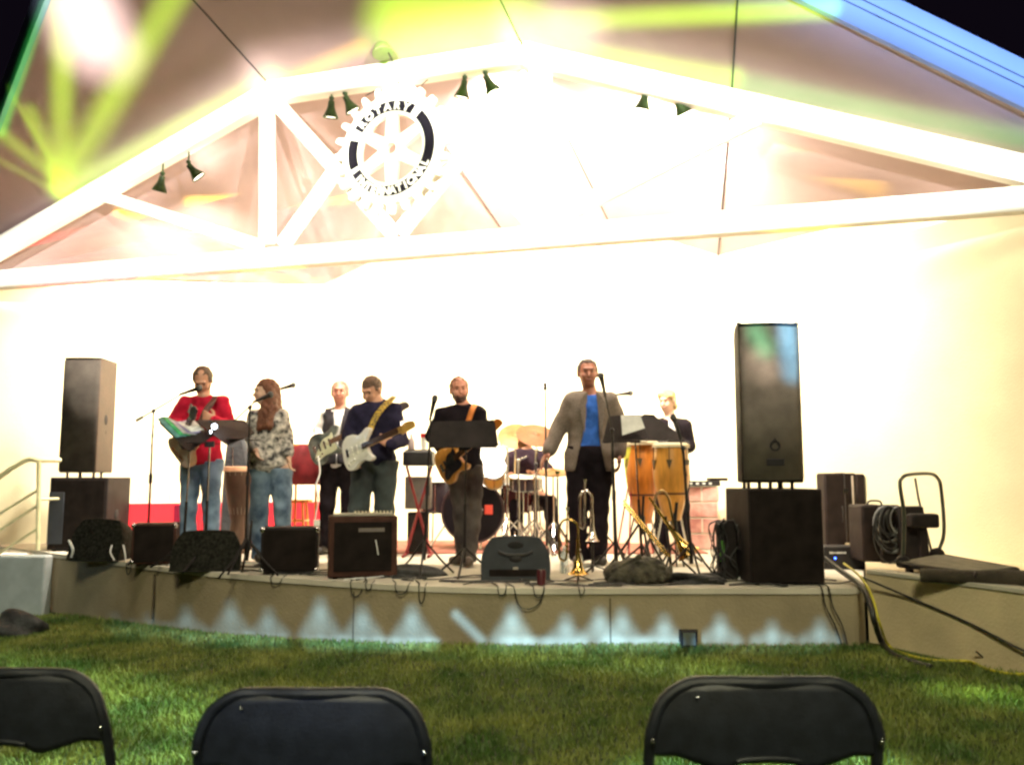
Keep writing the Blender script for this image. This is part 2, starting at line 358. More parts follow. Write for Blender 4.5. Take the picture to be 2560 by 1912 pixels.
wall('side_wall', [fl(AL), fl(A_), A_, AL], (-.33, .95, 0))
wall('side_wall', [fl(B_), fl(BR), BR, B_], (.86, .51, 0))
# fascia boards along the front edge
fh = .37
for a, b in ((F5, FR), (FR, ER), (F4, F5), (F1, F4), (FL, F1), (EL, FL)):
    d = (b-a); nrm = Vector((d.y, -d.x, 0)).normalized()
    mb = MB(); up = Vector((0, 0, fh)); lo = Vector((0, 0, -.015))
    q = [a+lo+nrm*.002, b+lo+nrm*.002, b+up+nrm*.002, a+up+nrm*.002]
    mb.add(q+[p+nrm*.045 for p in q], [(0, 1, 2, 3), (7, 6, 5, 4), (0, 4, 5, 1), (1, 5, 6, 2), (2, 6, 7, 3), (3, 7, 4, 0)])
    fo = sh(mb).build('fascia', FAS, shell, smooth=False)
    for fr in (.40, .60):
        g = MB(); z = Vector((0, 0, fh*fr)); o1 = a+z+nrm*.049; o2 = b+z+nrm*.049; h = Vector((0, 0, .006))
        g.add([o1-h, o2-h, o2+h, o1+h], [(0, 1, 2, 3)]); gg = sh(g).build('groove', DKL, fo, smooth=False)
# truss
truss = thing('truss', None, None, (0, 0, 0)); truss.parent = shell
U = Vector((.958, -.287, 0)); Vn = Vector((.287, .958, 0))
def member(name, a, b, h=.2, d=.16, front=0.):
    a = Vector(a); b = Vector(b); x = (b-a).normalized(); z = x.cross(-Vn).normalized()*-1
    y = z.cross(x); M = Matrix((x, y, z)).transposed()
    sh(MB().box((a+b)/2-Vn*front, ((b-a).length, d, h), M)).build(name, TRU, truss, bevel=.025, seg=3)
T = lambda x, y: WP(x, y, 7.7)
c0, c1 = T(-300, 685), T(2900, 447)
member('bottom_chord', T(-330, 672+55), T(3000, 445+22), .20)
dn = Vector((0, 0, -.11))
def ext(a, b, k): return b+(b-a).normalized()*k
member('top_chord', K1+dn, PP+dn, .22)
member('top_chord', ext(PP+dn, K1+dn, -.04)+Vn*.002, EL+dn*1.1, .218, .156)
member('top_chord', PP+dn+Vn*.002, ext(PP+dn, R0+dn, .7), .218, .156)
member('post', T(668, 250), T(668, 610), .145, .12)
member('post', T(1352, 165), T(1352, 560), .20, .12)
member('brace', T(690, 255), T(990, 590), .15, .10, .02)
member('brace', T(1325, 190), T(1000, 585), .15, .10, .02)
member('brace', T(700, 615), T(985, 215), .15, .09, -.03)
member('brace', T(1000, 205), T(1335, 560), .15, .09, -.03)
member('brace', T(262, 490), T(655, 618), .13, .10)
member('brace', T(1900, 290), T(1385, 548), .15, .10)

# stage
front = [(-4.75, 9.02), (-4.59, 8.87), (-3.64, 8.12), (-2.83, 7.47), (-1.81, 6.85), (-.81, 6.38), (0, 6.2), (1.19, 6.2), (2.32, 6.2), (2.46, 6.24)]
fr = [tuple(p)[:2] for p in smooth_path([(x, y, 0) for x, y in front], 4)]
stage = thing('stage', 'curved concrete stage with tan front face rising from the lawn', 'stage', (0, 7, 0))
back = [(2.56, 6.37), (3.06, 7.62), (3.5, 8.6), (2.35, 10.1), (.5, 10.7), (-2.55, 11.6), (-6.3, 10.3), (-5.1, 9.3)]
ol = fr+back
m_ = MB(Matrix.Translation((0, -7, 0)))
N = len(ol); m_.add([(x, y, S0) for x, y in ol]+[(x, y, S0-.04) for x, y in ol], [tuple(range(N)), tuple(range(2*N-1, N-1, -1))]+[(i, N+i, N+(i+1) % N, (i+1) % N) for i in range(N)])
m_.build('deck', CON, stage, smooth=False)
m_ = MB(Matrix.Translation((0, -7, 0)))
ins = [(x*.996, y+.015) for x, y in fr]
for i in range(len(ins)-1):
    (xa, ya), (xb, yb) = ins[i], ins[i+1]
    m_.add([(xa, ya, gz(xa)-.1), (xb, yb, gz(xb)-.1), (xb, yb, S0-.041), (xa, ya, S0-.041)], [(0, 1, 2, 3)])
(xa, ya) = ins[-1]; m_.add([(xa, ya, -.1), (2.55, 6.36, -.1), (2.55, 6.36, S0-.041), (xa, ya, S0-.041)], [(0, 1, 2, 3)])
(xa, ya) = ins[0]; m_.add([(-5.08, 9.3, -.4), (xa, ya, -.4), (xa, ya, S0-.041), (-5.08, 9.3, S0-.041)], [(0, 1, 2, 3)])
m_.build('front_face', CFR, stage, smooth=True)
# shadows on the face, built as thin dark strips
for px in (385, 885, 1525):
    p = WZ(px, {385: 1416, 885: 1455, 1525: 1470}[px], S0)
    MB(Matrix.Translation((0, -7, 0))).box((p.x, p.y+.012, .14), (.012, .02, .38)).build('joint_or_shadow', SHD, stage)

# low retaining wall + platform right of the stage
plat = thing('retaining_wall', 'low tan concrete wall and platform running forward right of the stage', 'low wall', (3.2, 6, 0))
PZ = .49
pl = [(2.57, 6.35), (3.05, 5.29), (4.0, 3.3), (6.6, 3.3), (6.0, 5.6), (4.4, 6.6), (3.52, 8.62), (3.07, 7.6)]
N = len(pl)
MB(Matrix.Translation((-3.2, -6, 0))).add([(x, y, PZ) for x, y in pl]+[(x, y, -.1) for x, y in pl], [tuple(range(N)), tuple(range(2*N-1, N-1, -1))]+[(i, N+i, N+(i+1) % N, (i+1) % N) for i in range(N)]).build('wall_block', mat('tan_wall', (.66, .54, .34), .9, var=.12, scale=2.5, bump=.3, bscale=50), plat, smooth=False)
cpo = [(2.565, 6.34), (3.04, 5.28), (3.98, 3.29), (4.12, 3.35), (3.18, 5.33), (2.68, 6.42)]; N = 6
MB(Matrix.Translation((-3.2, -6, 0))).add([(x, y, PZ+.025) for x, y in cpo]+[(x, y, PZ-.005) for x, y in cpo], [tuple(range(N)), tuple(range(2*N-1, N-1, -1))]+[(i, N+i, N+(i+1) % N, (i+1) % N) for i in range(N)]).build('coping', CON, plat, smooth=False, bevel=.006)

# brick ledges along the back
def brick_block(name, label, cat, c, size, rz, cols, rows, m=BRK, top=CON):
    t = thing(name, label, cat, c, rz); w_, d_, h_ = size
    MB().box((0, 0, h_/2), (w_-.02, d_-.02, h_)).build('core', mat('mortar', (.62, .56, .46), .9, var=.1), t, smooth=False)
    b = MB(); bh = h_/rows; bw = w_/cols
    for r_ in range(rows):
        for c_ in range(cols+1):
            x0 = -w_/2+(c_-(.5 if r_ % 2 else 0))*bw; x1 = x0+bw-.018; x0 = max(x0, -w_/2); x1 = min(x1, w_/2)
            if x1-x0 > .03: b.box(((x0+x1)/2, 0, r_*bh+bh/2), (x1-x0, d_, bh-.02))
    b.build('bricks', m, t, smooth=False, bevel=.004)
    return t
p = W(1722, 1215, 9.6)
brick_block('brick_pier', 'pale and red brick pier behind the cable bundle near the right subwoofer', 'brick pier', (p.x+.13, 9.6, S0), (.34, .35, p.z-S0), R(-6), 1, 4)
a = W(300, 1262, 9.9); b = W(800, 1245, 10.6)
brick_block('red_ledge', 'long bright red ledge against the wall behind the musicians', 'ledge', ((a.x+b.x)/2, 10.25, S0), ((b-a).length, .4, .49), math.atan2(b.y-a.y, b.x-a.x), 1, 1, m=RED)
LD = bpy.data.objects['red_ledge']; MB().box((-.43, -.205, .24), (.20, .02, .44)).build('dull_panel', mat('dull_red', (.16, .01, .03), .9, spec=.05), LD)
# rug under the drums
MB().box((0, 0, .006), (3.6, 1.7, .012)).build('rug', mat('rusty_rug', (.26, .09, .06), .95, var=.35, scale=9), None, smooth=False, label='rust coloured rug under the drum kit', cat='rug').location = (.2, 9.75, S0)

# left steps and railing
st = thing('steps', 'white concrete steps at the left end of the stage', 'steps', (-5.0, 9.2, 0))
ms = MB(Matrix.Translation((5.0, -9.2, 0)))
for i in range(3):
    ms.box((-5.35-.32*i, 9.55, (S0-.02-.14*i-.35)/2), (.34 if i else .5, 1.3, S0-.02-.14*i+.35))
ms.build('treads', WHT, st, smooth=False, bevel=.01)
MB(Matrix.Translation((5.0, -9.2, 0))).box((-5.0, 8.86, .02), (.62, .16, .74)).build('cheek_wall', mat('bluish_white_wall', (.36, .40, .41), .8, var=.1), st, smooth=False, bevel=.02)
rl = thing('handrail', 'pale metal handrail of the stage steps at the far left', 'railing', (-5.0, 8.95, S0-.05))
RM = mat('cream_rail', (.72, .68, .42), .5)
o_ = Vector((-5.0, 8.95, S0-.05))
def rp(px, py, Y=8.95): return W(px, py, Y)-o_
MB().tube([rp(95, 1375), rp(97, 1152)], .022).build('post', RM, rl)
MB().tube(smooth_path([rp(150, 1150, 9.2), rp(95, 1150), rp(60, 1153), rp(-20, 1205), rp(-160, 1310)], 5), .025).build('top_rail', RM, rl)
for y0, y1 in ((1225, 1280), (1262, 1325), (1320, 1380)):
    MB().tube([rp(95, y0), rp(-60, y1+40)], .014).build('lower_rail', RM, rl)
MB().tube([rp(150, 1246, 9.2), rp(95, 1248)], .014).build('lower_rail', RM, rl)
# second rail behind
# black bag on the grass at far left
def lump(name, c, r, m, label, cat, seed=0, amp=.18, group=None, nn=28, flat=.3):
    rg = random.Random(seed); ph = [(rg.uniform(2, 6), rg.uniform(2, 6), rg.uniform(2, 6), rg.uniform(0, 6)) for _ in range(7)]
    mb = MB(); mb.ball((0, 0, 0), 1, nn, nn//2)
    vs = []
    for v in mb.v:
        v = Vector(v); k = 1+amp*sum(math.sin(a*v.x+b_*v.y+c_*v.z+d) for a, b_, c_, d in ph)/3
        p = Vector((v.x*r[0]*k, v.y*r[1]*k, v.z*r[2]*k)); p.z = max(p.z, -r[2]*flat)
        vs.append((p.x, p.y, p.z+r[2]*flat))
    mb.v = vs; o = mb.build(name, m, None, label=label, cat=cat, group=group, ang=70); o.location = c; return o
BAGM = mat('black_nylon', (.022, .022, .022), .7, var=.5, scale=14, bump=.8, bscale=18)
p = W(35, 1505, 7.6)
lump('duffel_bag', (p.x, 7.6, gz(p.x)), (.27, .2, .15), BAGM, 'black soft bag lying on the grass below the steps', 'bag', 3)
# ================================================================ PEOPLE (implicit surfaces, meshed once)
class SDF:
    def __init__(s, lo, hi, h):
        s.h = h; s.lo = np.array(lo, float); n = np.ceil((np.array(hi)-s.lo)/h).astype(int)+1
        s.n = n; s.F = np.full(n, .2, np.float32); s.ax = [s.lo[i]+h*np.arange(n[i]) for i in range(3)]
    def reg(s, lo, hi, pad):
        i0 = np.maximum(0, np.floor((np.array(lo)-pad-s.lo)/s.h).astype(int)); i1 = np.minimum(s.n, np.ceil((np.array(hi)+pad-s.lo)/s.h).astype(int)+1)
        sl = tuple(slice(a, max(a, b)) for a, b in zip(i0, i1))
        X, Y, Z = s.ax[0][sl[0]][:, None, None], s.ax[1][sl[1]][None, :, None], s.ax[2][sl[2]][None, None, :]
        return sl, X, Y, Z
    def mix(s, sl, d, k, sub=False):
        F = s.F[sl]
        if sub: s.F[sl] = np.maximum(F, -d); return
        if k > 0:
            hh = np.clip(.5+.5*(F-d)/k, 0, 1); s.F[sl] = F*(1-hh)+d*hh-k*hh*(1-hh)
        else: s.F[sl] = np.minimum(F, d)
    def cap(s, a, b, ra, rb=None, k=.02, sub=False):
        a = np.array(a, float); b = np.array(b, float); rb = ra if rb is None else rb; r = max(ra, rb)
        sl, X, Y, Z = s.reg(np.minimum(a, b)-r, np.maximum(a, b)+r, .05+k)
        ba = b-a; L = max((ba**2).sum(), 1e-9)
        t = np.clip(((X-a[0])*ba[0]+(Y-a[1])*ba[1]+(Z-a[2])*ba[2])/L, 0, 1)
        d = np.sqrt((X-a[0]-t*ba[0])**2+(Y-a[1]-t*ba[1])**2+(Z-a[2]-t*ba[2])**2)-(ra+(rb-ra)*t)
        s.mix(sl, d, k, sub)
    def ell(s, c, r, Rm=None, k=.02, sub=False):
        c = np.array(c, float); r = np.array(r, float); m = r.max()
        sl, X, Y, Z = s.reg(c-m, c+m, .05+k); x, y, z = X-c[0], Y-c[1], Z-c[2]
        if Rm is not None:
            Q = Rm.T; x, y, z = Q[0, 0]*x+Q[0, 1]*y+Q[0, 2]*z, Q[1, 0]*x+Q[1, 1]*y+Q[1, 2]*z, Q[2, 0]*x+Q[2, 1]*y+Q[2, 2]*z
        k0 = np.sqrt((x/r[0])**2+(y/r[1])**2+(z/r[2])**2); k1 = np.sqrt((x/r[0]**2)**2+(y/r[1]**2)**2+(z/r[2]**2)**2)+1e-9
        s.mix(sl, k0*(k0-1)/k1, k, sub)
    def cut(s, fn):
        X, Y, Z = s.ax[0][:, None, None], s.ax[1][None, :, None], s.ax[2][None, None, :]
        s.F = np.maximum(s.F, (fn(X, Y, Z)+np.zeros(s.n)).astype(np.float32))
    def wrinkle(s, amp, f=1., seed=0):
        X, Y, Z = s.ax[0][:, None, None], s.ax[1][None, :, None], s.ax[2][None, None, :]
        g = np.sin(31*f*Z+5*np.sin(9*f*X+seed)+4*np.sin(8*f*Y+2*seed))*np.sin(17*f*X+3*np.sin(7*f*Z+seed)+2)+.6*np.sin(47*f*X+20*f*Z+seed)*np.sin(29*f*Y-33*f*Z)
        s.F = s.F+(amp*g).astype(np.float32)
    def mesh(s):
        F = s.F; F[0] = F[-1] = .1; F[:, 0] = F[:, -1] = .1; F[:, :, 0] = F[:, :, -1] = .1
        I = F < 0; cnt = sum(I[i:I.shape[0]-1+i, j:I.shape[1]-1+j, k:I.shape[2]-1+k].astype(np.int8) for i in (0, 1) for j in (0, 1) for k in (0, 1))
        act = (cnt > 0) & (cnt < 8); c = np.argwhere(act); idx = np.full(act.shape, -1, np.int64); idx[act] = np.arange(len(c))
        acc = np.zeros((len(c), 3)); num = np.zeros(len(c)); cor = [(i, j, k) for i in (0, 1) for j in (0, 1) for k in (0, 1)]
        for a in cor:
            for ax in range(3):
                if a[ax]: continue
                b = list(a); b[ax] = 1
                fa = F[c[:, 0]+a[0], c[:, 1]+a[1], c[:, 2]+a[2]]; fb = F[c[:, 0]+b[0], c[:, 1]+b[1], c[:, 2]+b[2]]
                m = (fa < 0) != (fb < 0); t = np.where(m, fa/np.where(m, fa-fb, 1), 0)
                p = np.repeat(np.array([a], float), len(c), 0); p[:, ax] = t; acc += p*m[:, None]; num += m
        V = s.lo+(c+acc/num[:, None])*s.h; fs = []
        for ax in range(3):
            u, v = [(1, 2), (2, 0), (0, 1)][ax]
            sa = [slice(1, -1)]*3; sa[ax] = slice(0, -1); sb = list(sa); sb[ax] = slice(1, None)
            Ia, Ib = I[tuple(sa)], I[tuple(sb)]; e = np.argwhere(Ia != Ib); o = np.array([1, 1, 1]); o[ax] = 0; e = e+o
            fl = I[e[:, 0], e[:, 1], e[:, 2]]
            def ix(du, dv): q = e.copy(); q[:, u] += du; q[:, v] += dv; return idx[q[:, 0], q[:, 1], q[:, 2]]
            q = np.stack([ix(-1, -1), ix(0, -1), ix(0, 0), ix(-1, 0)], 1); q[~fl] = q[~fl][:, ::-1]; fs.append(q)
        return V, np.concatenate(fs)
    def build(s, name, m, parent, org=None, label=None):
        V, Fc = s.mesh(); me = bpy.data.meshes.new(name)
        me.vertices.add(len(V)); me.vertices.foreach_set('co', V.astype(np.float32).ravel())
        me.loops.add(Fc.size); me.loops.foreach_set('vertex_index', Fc.astype(np.int32).ravel())
        me.polygons.add(len(Fc)); me.polygons.foreach_set('loop_start', np.arange(0, Fc.size, 4, dtype=np.int32)); me.polygons.foreach_set('loop_total', np.full(len(Fc), 4, np.int32))
        me.update(calc_edges=True); me.validate(); me.materials.append(m); me.shade_smooth()
        o = bpy.data.objects.new(name, me); col.objects.link(o)
        if parent: o.parent = parent
        if label: o['label'] = label
        return o

def rotm(yaw, pit, roll=0):
    return np.array(Matrix.Rotation(yaw, 3, 'Z') @ Matrix.Rotation(roll, 3, 'Y') @ Matrix.Rotation(pit, 3, 'X'))

def hand(S, wr, d, pn, td, curl=.5, sc_=1., k=.006):
    """wr wrist, d pointing direction, pn palm normal (fingers curl towards it), td side the thumb is on"""
    wr, d, pn, td = (np.array(x, float) for x in (wr, d, pn, td)); d /= np.linalg.norm(d)
    td = td-d*td.dot(d); td /= np.linalg.norm(td); pn = np.cross(d, td)*np.sign(np.cross(d, td).dot(pn) or 1)
    c = wr+d*.048*sc_; S.ell(c, np.array([.05, .042, .018])*sc_, np.stack([d, td, pn], 1), k=.015)
    for i, (o, L) in enumerate(((.030, .074), (.010, .084), (-.010, .078), (-.029, .062))):
        p = wr+d*.085*sc_+td*o*sc_; a = curl*(.5+.12*i); L *= sc_
        dirn = d
        for j, fr in enumerate((.45, .32, .23)):
            ang = a*(.6+.5*j)*1.15; dirn = d*math.cos(a+j*a)+pn*math.sin(a+j*a)
            q = p+dirn*L*fr; S.cap(p, q, (.0098-.0012*j)*sc_, (.0090-.0012*j)*sc_, k=k); p = q
    p = wr+d*.025*sc_+td*.034*sc_; q = p+(d*.6+td*.65+pn*.25)*.042*sc_; S.cap(p, q, .013*sc_, .0115*sc_, k=.008)
    S.cap(q, q+(d*.85+td*.25+pn*.35)*.034*sc_, .0108*sc_, .009*sc_, k=.005)

EYEM = mat('eye_dark', (.03, .02, .015), .3); LIPM = mat('lip', (.36, .12, .10), .5)
def person(label, px, Y, H, skin, hair=None, head=None, hy=0., hp=0., hr=0., J={}, hands={}, top=None, legs=None, shoes=None,
           hairf=None, beard=None, z0=S0, wide=1., jacket=None, group=None, hemz=None, seated=False, name='person'):
    base = Vector(((px-1280)/FPX*Y, Y, z0)); t = thing('person', label, 'person', base, group=group)
    k = H/1.8
    D = dict(pel=(0, 0, .95), wai=(0, 0, 1.10), che=(0, 0, 1.31), nek=(0, .01, 1.50), shl=(-.175, 0, 1.445), shr=(.175, 0, 1.445),
             ell=(-.23, .02, 1.16), wrl=(-.24, -.04, .92), elr=(.23, .02, 1.16), wrr=(.24, -.04, .92),
             hil=(-.095, 0, .93), hir=(.095, 0, .93), knl=(-.11, -.02, .50), knr=(.11, -.02, .50), anl=(-.12, .03, .09), anr=(.12, .03, .09), tol=(-.15, -.15, .03), tor=(.15, -.15, .03))
    P = {a: np.array(b, float)*k for a, b in D.items()}
    def loc(v):   # (px, py, dy): a place in the picture at this person's distance
        q = W(v[0], v[1], Y+(v[2] if len(v) > 2 else 0))-base; return np.array(q)
    for a, v in J.items(): P[a] = loc(v) if abs(v[0]) > 5 else np.array(v, float)
    hc = loc(head); P['hd'] = hc
    for q in 'lr': P['sh'+q][2] -= .020*k
    Rh = rotm(hy, hp, hr)
    kh = k*1.10
    def hp_(x, y, z): return hc+Rh @ (np.array([x, y, z])*kh)
    if 'nek' not in J: P['nek'] = (P['shl']+P['shr'])/2+np.array([0, .01, .055*k])
    lo = np.min([v for v in P.values()], 0)-.22; hi = np.max([v for v in P.values()], 0)+.22
    lo[2] = -.03; hi[2] = hc[2]+.16
    w_ = wide*k
    # --- body: one continuous surface
    S = SDF(lo, hi, .0080)
    sh = (P['shl']+P['shr'])/2
    S.ell(P['che'], (.155*w_, .105*w_, .19*k)); [S.cap(P['nek']-np.array([0, 0, .06*k]), P['sh'+q], .055*k, .048*k, k=.05) for q in 'lr']; S.ell(P['wai'], (.135*w_, .10*w_, .17*k), k=.05)
    S.ell(P['pel'], (.155*w_, .11*w_, .12*k), k=.05)
    S.cap(sh+np.array([0, .01, .02]), P['nek'], .07*k, .055*k, k=.04); S.cap(P['nek'], hp_(0, .02, -.05), .061*k, .057*k, k=.02)
    for s_ in 'lr':
        S.cap(P['sh'+s_], P['el'+s_], .048*k, .038*k, k=.03); S.cap(P['el'+s_], P['wr'+s_], .038*k, .026*k, k=.02)
        S.cap(P['hi'+s_], P['kn'+s_], .080*w_, .055*k, k=.04); S.cap(P['kn'+s_], P['an'+s_], .052*k, .036*k, k=.03)
        S.cap(P['an'+s_]-np.array([0, 0, .03]), P['to'+s_], .038*k, .028*k, k=.03)
        hd_ = hands.get(s_)
        if hd_: hand(S, P['wr'+s_], *hd_[:3], curl=hd_[3], sc_=k*1.08)
        else: hand(S, P['wr'+s_], P['wr'+s_]-P['el'+s_], (0, 1, 0), (0, -1, .01), curl=.5, sc_=k)
    S.ell(hp_(0, .014, .028), np.array([.076, .094, .088])*kh, Rh, k=.02); S.ell(hp_(0, -.018, -.018), np.array([.066, .076, .085])*kh, Rh, k=.02)
    S.ell(hp_(0, -.032, -.072), np.array([.047, .052, .042])*kh, Rh, k=.025)
    S.cap(hp_(-.034, -.086, .034), hp_(.034, -.086, .034), .010*kh, k=.015)
    for sx in (-1, 1):
        S.ell(hp_(.028*sx, -.098, .014), np.array([.016, .012, .011])*kh, Rh, sub=True)
        S.ell(hp_(.077*sx, .005, -.004), np.array([.010, .020, .032])*kh, Rh, k=.008)
        S.cap(hp_(.042*sx, -.072, -.02), hp_(.036*sx, -.078, -.03), .016*kh, k=.02)
    S.cap(hp_(0, -.092, .012), hp_(0, -.112, -.022), .008*kh, .012*kh, k=.010)
    S.cap(hp_(-.018, -.090, -.052), hp_(.018, -.090, -.052), .007*kh, k=.008)
    body = S.build('body', skin, t)
    e = MB(); [e.ball(hp_(.028*sx, -.081, .013), .0082*kh, 10, 8) for sx in (-1, 1)]; e.build('eyes', EYEM, t)
    hm = hair or mat('brown_hair', (.06, .035, .02), .7)
    e = MB(); [e.tube([hp_(.013*sx, -.099, .031), hp_(.030*sx, -.098, .037), hp_(.044*sx, -.088, .033)], .0026*kh, 5) for sx in (-1, 1)]; e.build('eyebrows', hm, t)
    MB().tube([hp_(-.025, -.091, -.047), hp_(0, -.101, -.053), hp_(.025, -.091, -.047)], .0034*kh, 6).build('lips', LIPM, t)
    if hair and hairf != 'none':
        S = SDF(hc-.2, hc+.2, .006) if hairf != 'long' else SDF(hc-np.array([.22, .22, .40]), hc+.2, .007)
        S.ell(hp_(0, .018, .034), np.array([.085, .099, .092])*kh, Rh, k=0)
        if hairf == 'long':
            for sx in (-1, 1):
                S.cap(hp_(.07*sx, .02, .0), hp_(.085*sx, .03, -.17), .038*kh, .040*kh, k=.03); S.cap(hp_(.085*sx, .03, -.17), hp_(.08*sx, -.02, -.32), .042*kh, .026*kh, k=.03)
            S.cap(hp_(0, .06, 0), hp_(0, .08, -.30), .075*kh, .06*kh, k=.04)
            S.cap(hc+np.array([.05, -.03, -.06]), hc+np.array([.085, -.135, -.33]), .05, .034, k=.03); S.cap(hc+np.array([-.0, -.05, -.10]), hc+np.array([-.01, -.14, -.34]), .042, .030, k=.03); S.cap(hc+np.array([.04, -.05, -.12]), hc+np.array([.045, -.13, -.32]), .045, .034, k=.03)
        if hairf == 'bob':
            S.cap(hp_(-.04, .05, -.01), hp_(.04, .05, -.06), .055*kh, .045*kh, k=.03)
            S.cap(hp_(-.06, -.03, .07), hp_(.06, -.05, .06), .028*kh, k=.03)
        S.wrinkle(.0045, 2.2, px)
        lowz = {'recede': .062, 'buzz': .084, 'bob': .045, 'long': .055}.get(hairf, .058)*kh
        X, Y_, Z = S.ax[0][:, None, None]-hc[0], S.ax[1][None, :, None]-hc[1], S.ax[2][None, None, :]-hc[2]; Q = Rh.T
        lx = Q[0, 0]*X+Q[0, 1]*Y_+Q[0, 2]*Z; ly = Q[1, 0]*X+Q[1, 1]*Y_+Q[1, 2]*Z; lz = Q[2, 0]*X+Q[2, 1]*Y_+Q[2, 2]*Z
        face = np.minimum(np.minimum(-ly-(.035 if hairf != 'long' else .02)*kh, (lowz-lz)), .066*kh-np.abs(lx)) if hairf != 'recede' else np.minimum(np.minimum(-ly-.030*kh, .090*kh-lz), .057*kh-np.abs(lx))
        S.F = np.maximum(S.F, face.astype(np.float32))
        if hairf != 'long' and hairf != 'bob': S.F = np.maximum(S.F, np.minimum(-.035*kh-lz, .3).astype(np.float32)); S.F = np.maximum(S.F, np.minimum(.0*kh-lz, -ly+.01*kh).astype(np.float32))
        if hairf == 'recede': S.F = np.maximum(S.F, -(np.sqrt(lx**2*1.2+(ly+.03*kh)**2+(lz-.11*kh)**2)-.030*kh).astype(np.float32))
        S.build('hair', hair, t)
    if beard:
        S = SDF(hc-.17, hc+.12, .005)
        S.ell(hp_(0, -.034, -.070), np.array([.056, .064, .054])*kh, Rh, k=0); S.ell(hp_(0, -.020, -.040), np.array([.071, .078, .060])*kh, Rh, k=.01)
        S.wrinkle(.003, 3, 1); S.ell(hp_(0, -.11, -.01), np.array([.060, .07, .036])*kh, Rh, sub=True); S.ell(hp_(0, -.115, -.054), np.array([.020, .03, .008])*kh, Rh, sub=True)
        S.ell(hp_(0, .05, .0), np.array([.09, .09, .12])*kh, Rh, sub=True); S.build('beard', beard, t)
    # --- clothes
    hz = hemz or (P['pel'][2]-.06*k)
    def torso(S, g, low=True):
        S.ell(P['che'], (.155*w_+g, .108*w_+g, .19*k+g)); [S.cap(P['nek']-np.array([0, 0, .055*k]), P['sh'+q], .052*k+g, .040*k+g, k=.05) for q in 'lr']; S.ell(P['wai'], (.142*w_+g, .108*w_+g, .18*k+g), k=.05)
        if low: S.ell(P['pel']+np.array([0, 0, .01]), (.160*w_+g, .118*w_+g, .13*k), k=.05)
        S.cap(sh, P['nek'], .06*k+g*.6, .05*k+g*.4, k=.04)
    def sleeves(S, g, frac=1.):
        for s_ in 'lr':
            a, b, c = P['sh'+s_], P['el'+s_], P['wr'+s_]; S.cap(a, b, .050*k+g, .044*k+g, k=.03)
            if frac > 0: S.cap(b, b+(c-b)*frac*.96, .043*k+g, (.043-.010*frac)*k+g, k=.02)
    if top:
        m, g, frac, nm = top; S = SDF(lo, hi, .0105); torso(S, g); sleeves(S, g, frac); S.wrinkle(.0055, .9, px*.1)
        nk = P['nek']; S.cut(lambda X, Y_, Z: hz-Z+.01*np.sin(25*X)); S.cut(lambda X, Y_, Z: Z-(nk[2]+.026*k+(Y_-nk[1])*.45)); S.build(nm, m, t)
    if jacket:
        m, g, frac, nm, v0, v1, jh = jacket; S = SDF(lo, hi, .0100)
        torso(S, g)
        S.cap(P['pel']+np.array([-.05, 0, 0]), P['pel']+np.array([-.07, 0, -.12*k]), .125*w_+g*.3, .13*w_+g*.3, k=.05); S.cap(P['pel']+np.array([.05, 0, 0]), P['pel']+np.array([.07, 0, -.12*k]), .125*w_+g*.3, .13*w_+g*.3, k=.05)
        if frac is not None: sleeves(S, g, frac)
        S.wrinkle(.004, .8, px*.07); nk = P['nek']
        zc = P['wai'][2]
        def vee(X, Y_, Z):
            xx = X-(sh[0]+(P['pel'][0]-sh[0])*np.clip((sh[2]-Z)/max(sh[2]-P['pel'][2], .1), 0, 1))
            wv = np.where(Z > zc, v0+(v1-v0)*np.clip((nk[2]-Z)/(nk[2]-zc), 0, 1), v1+(zc-Z)*(.22 if frac is not None else .02))
            return np.minimum(wv-np.abs(xx), -.03*k-(Y_-sh[1]))
        S.cut(vee); S.cut(lambda X, Y_, Z: jh*k-Z); S.cut(lambda X, Y_, Z: Z-(nk[2]+.035*k+(Y_-nk[1])*.3))
        jo = S.build(nm, m, t)
        if frac is not None and nm == 'blazer':
            for sx in (-1, 1):   # lapels
                o = [(v0*sx*.8, nk[2]+.02), (v0*sx*1.35+.03*sx, nk[2]-.04), (.125*sx*k, nk[2]-.13), (.10*sx*k, nk[2]-.15), (.105*sx*k, nk[2]-.17), (v1*sx*1.03, zc+.02)]
                def fy(z): return -.128*w_-g-.004 if z < nk[2]-.12 else -.128*w_-g-.004+(z-(nk[2]-.12))*.55
                L_ = MB(); vs = [(sh[0]+x, sh[1]+fy(z)+(abs(x)*.10), z) for x, z in o]; L_.add(vs+[(x, y-.006, z) for x, y, z in vs], [tuple(range(6)), tuple(range(11, 5, -1))]+[(i, 6+i, 6+(i+1) % 6, (i+1) % 6) for i in range(6)]); L_.build('lapel', m, jo)
    if legs:
        m, g = legs; S = SDF(lo, hi, .0105)
        S.ell(P['pel'], (.158*w_+g, .112*w_+g, .12*k), k=.05); S.ell(P['pel']+np.array([0, 0, .06]), (.150*w_+g, .106*w_+g, .10*k), k=.05)
        for s_ in 'lr':
            S.cap(P['hi'+s_], P['kn'+s_], .084*w_+g, .060*k+g, k=.03); S.cap(P['kn'+s_], P['an'+s_]+np.array([0, 0, -.045]), .060*k+g, .056*k+g, k=.03)
        S.wrinkle(.006, .8, px*.2+2); tz = min(P['wai'][2]-.02, hz+.06); S.cut(lambda X, Y_, Z: Z-tz); S.cut(lambda X, Y_, Z: .035-Z)
        S.build('trousers', m, t)
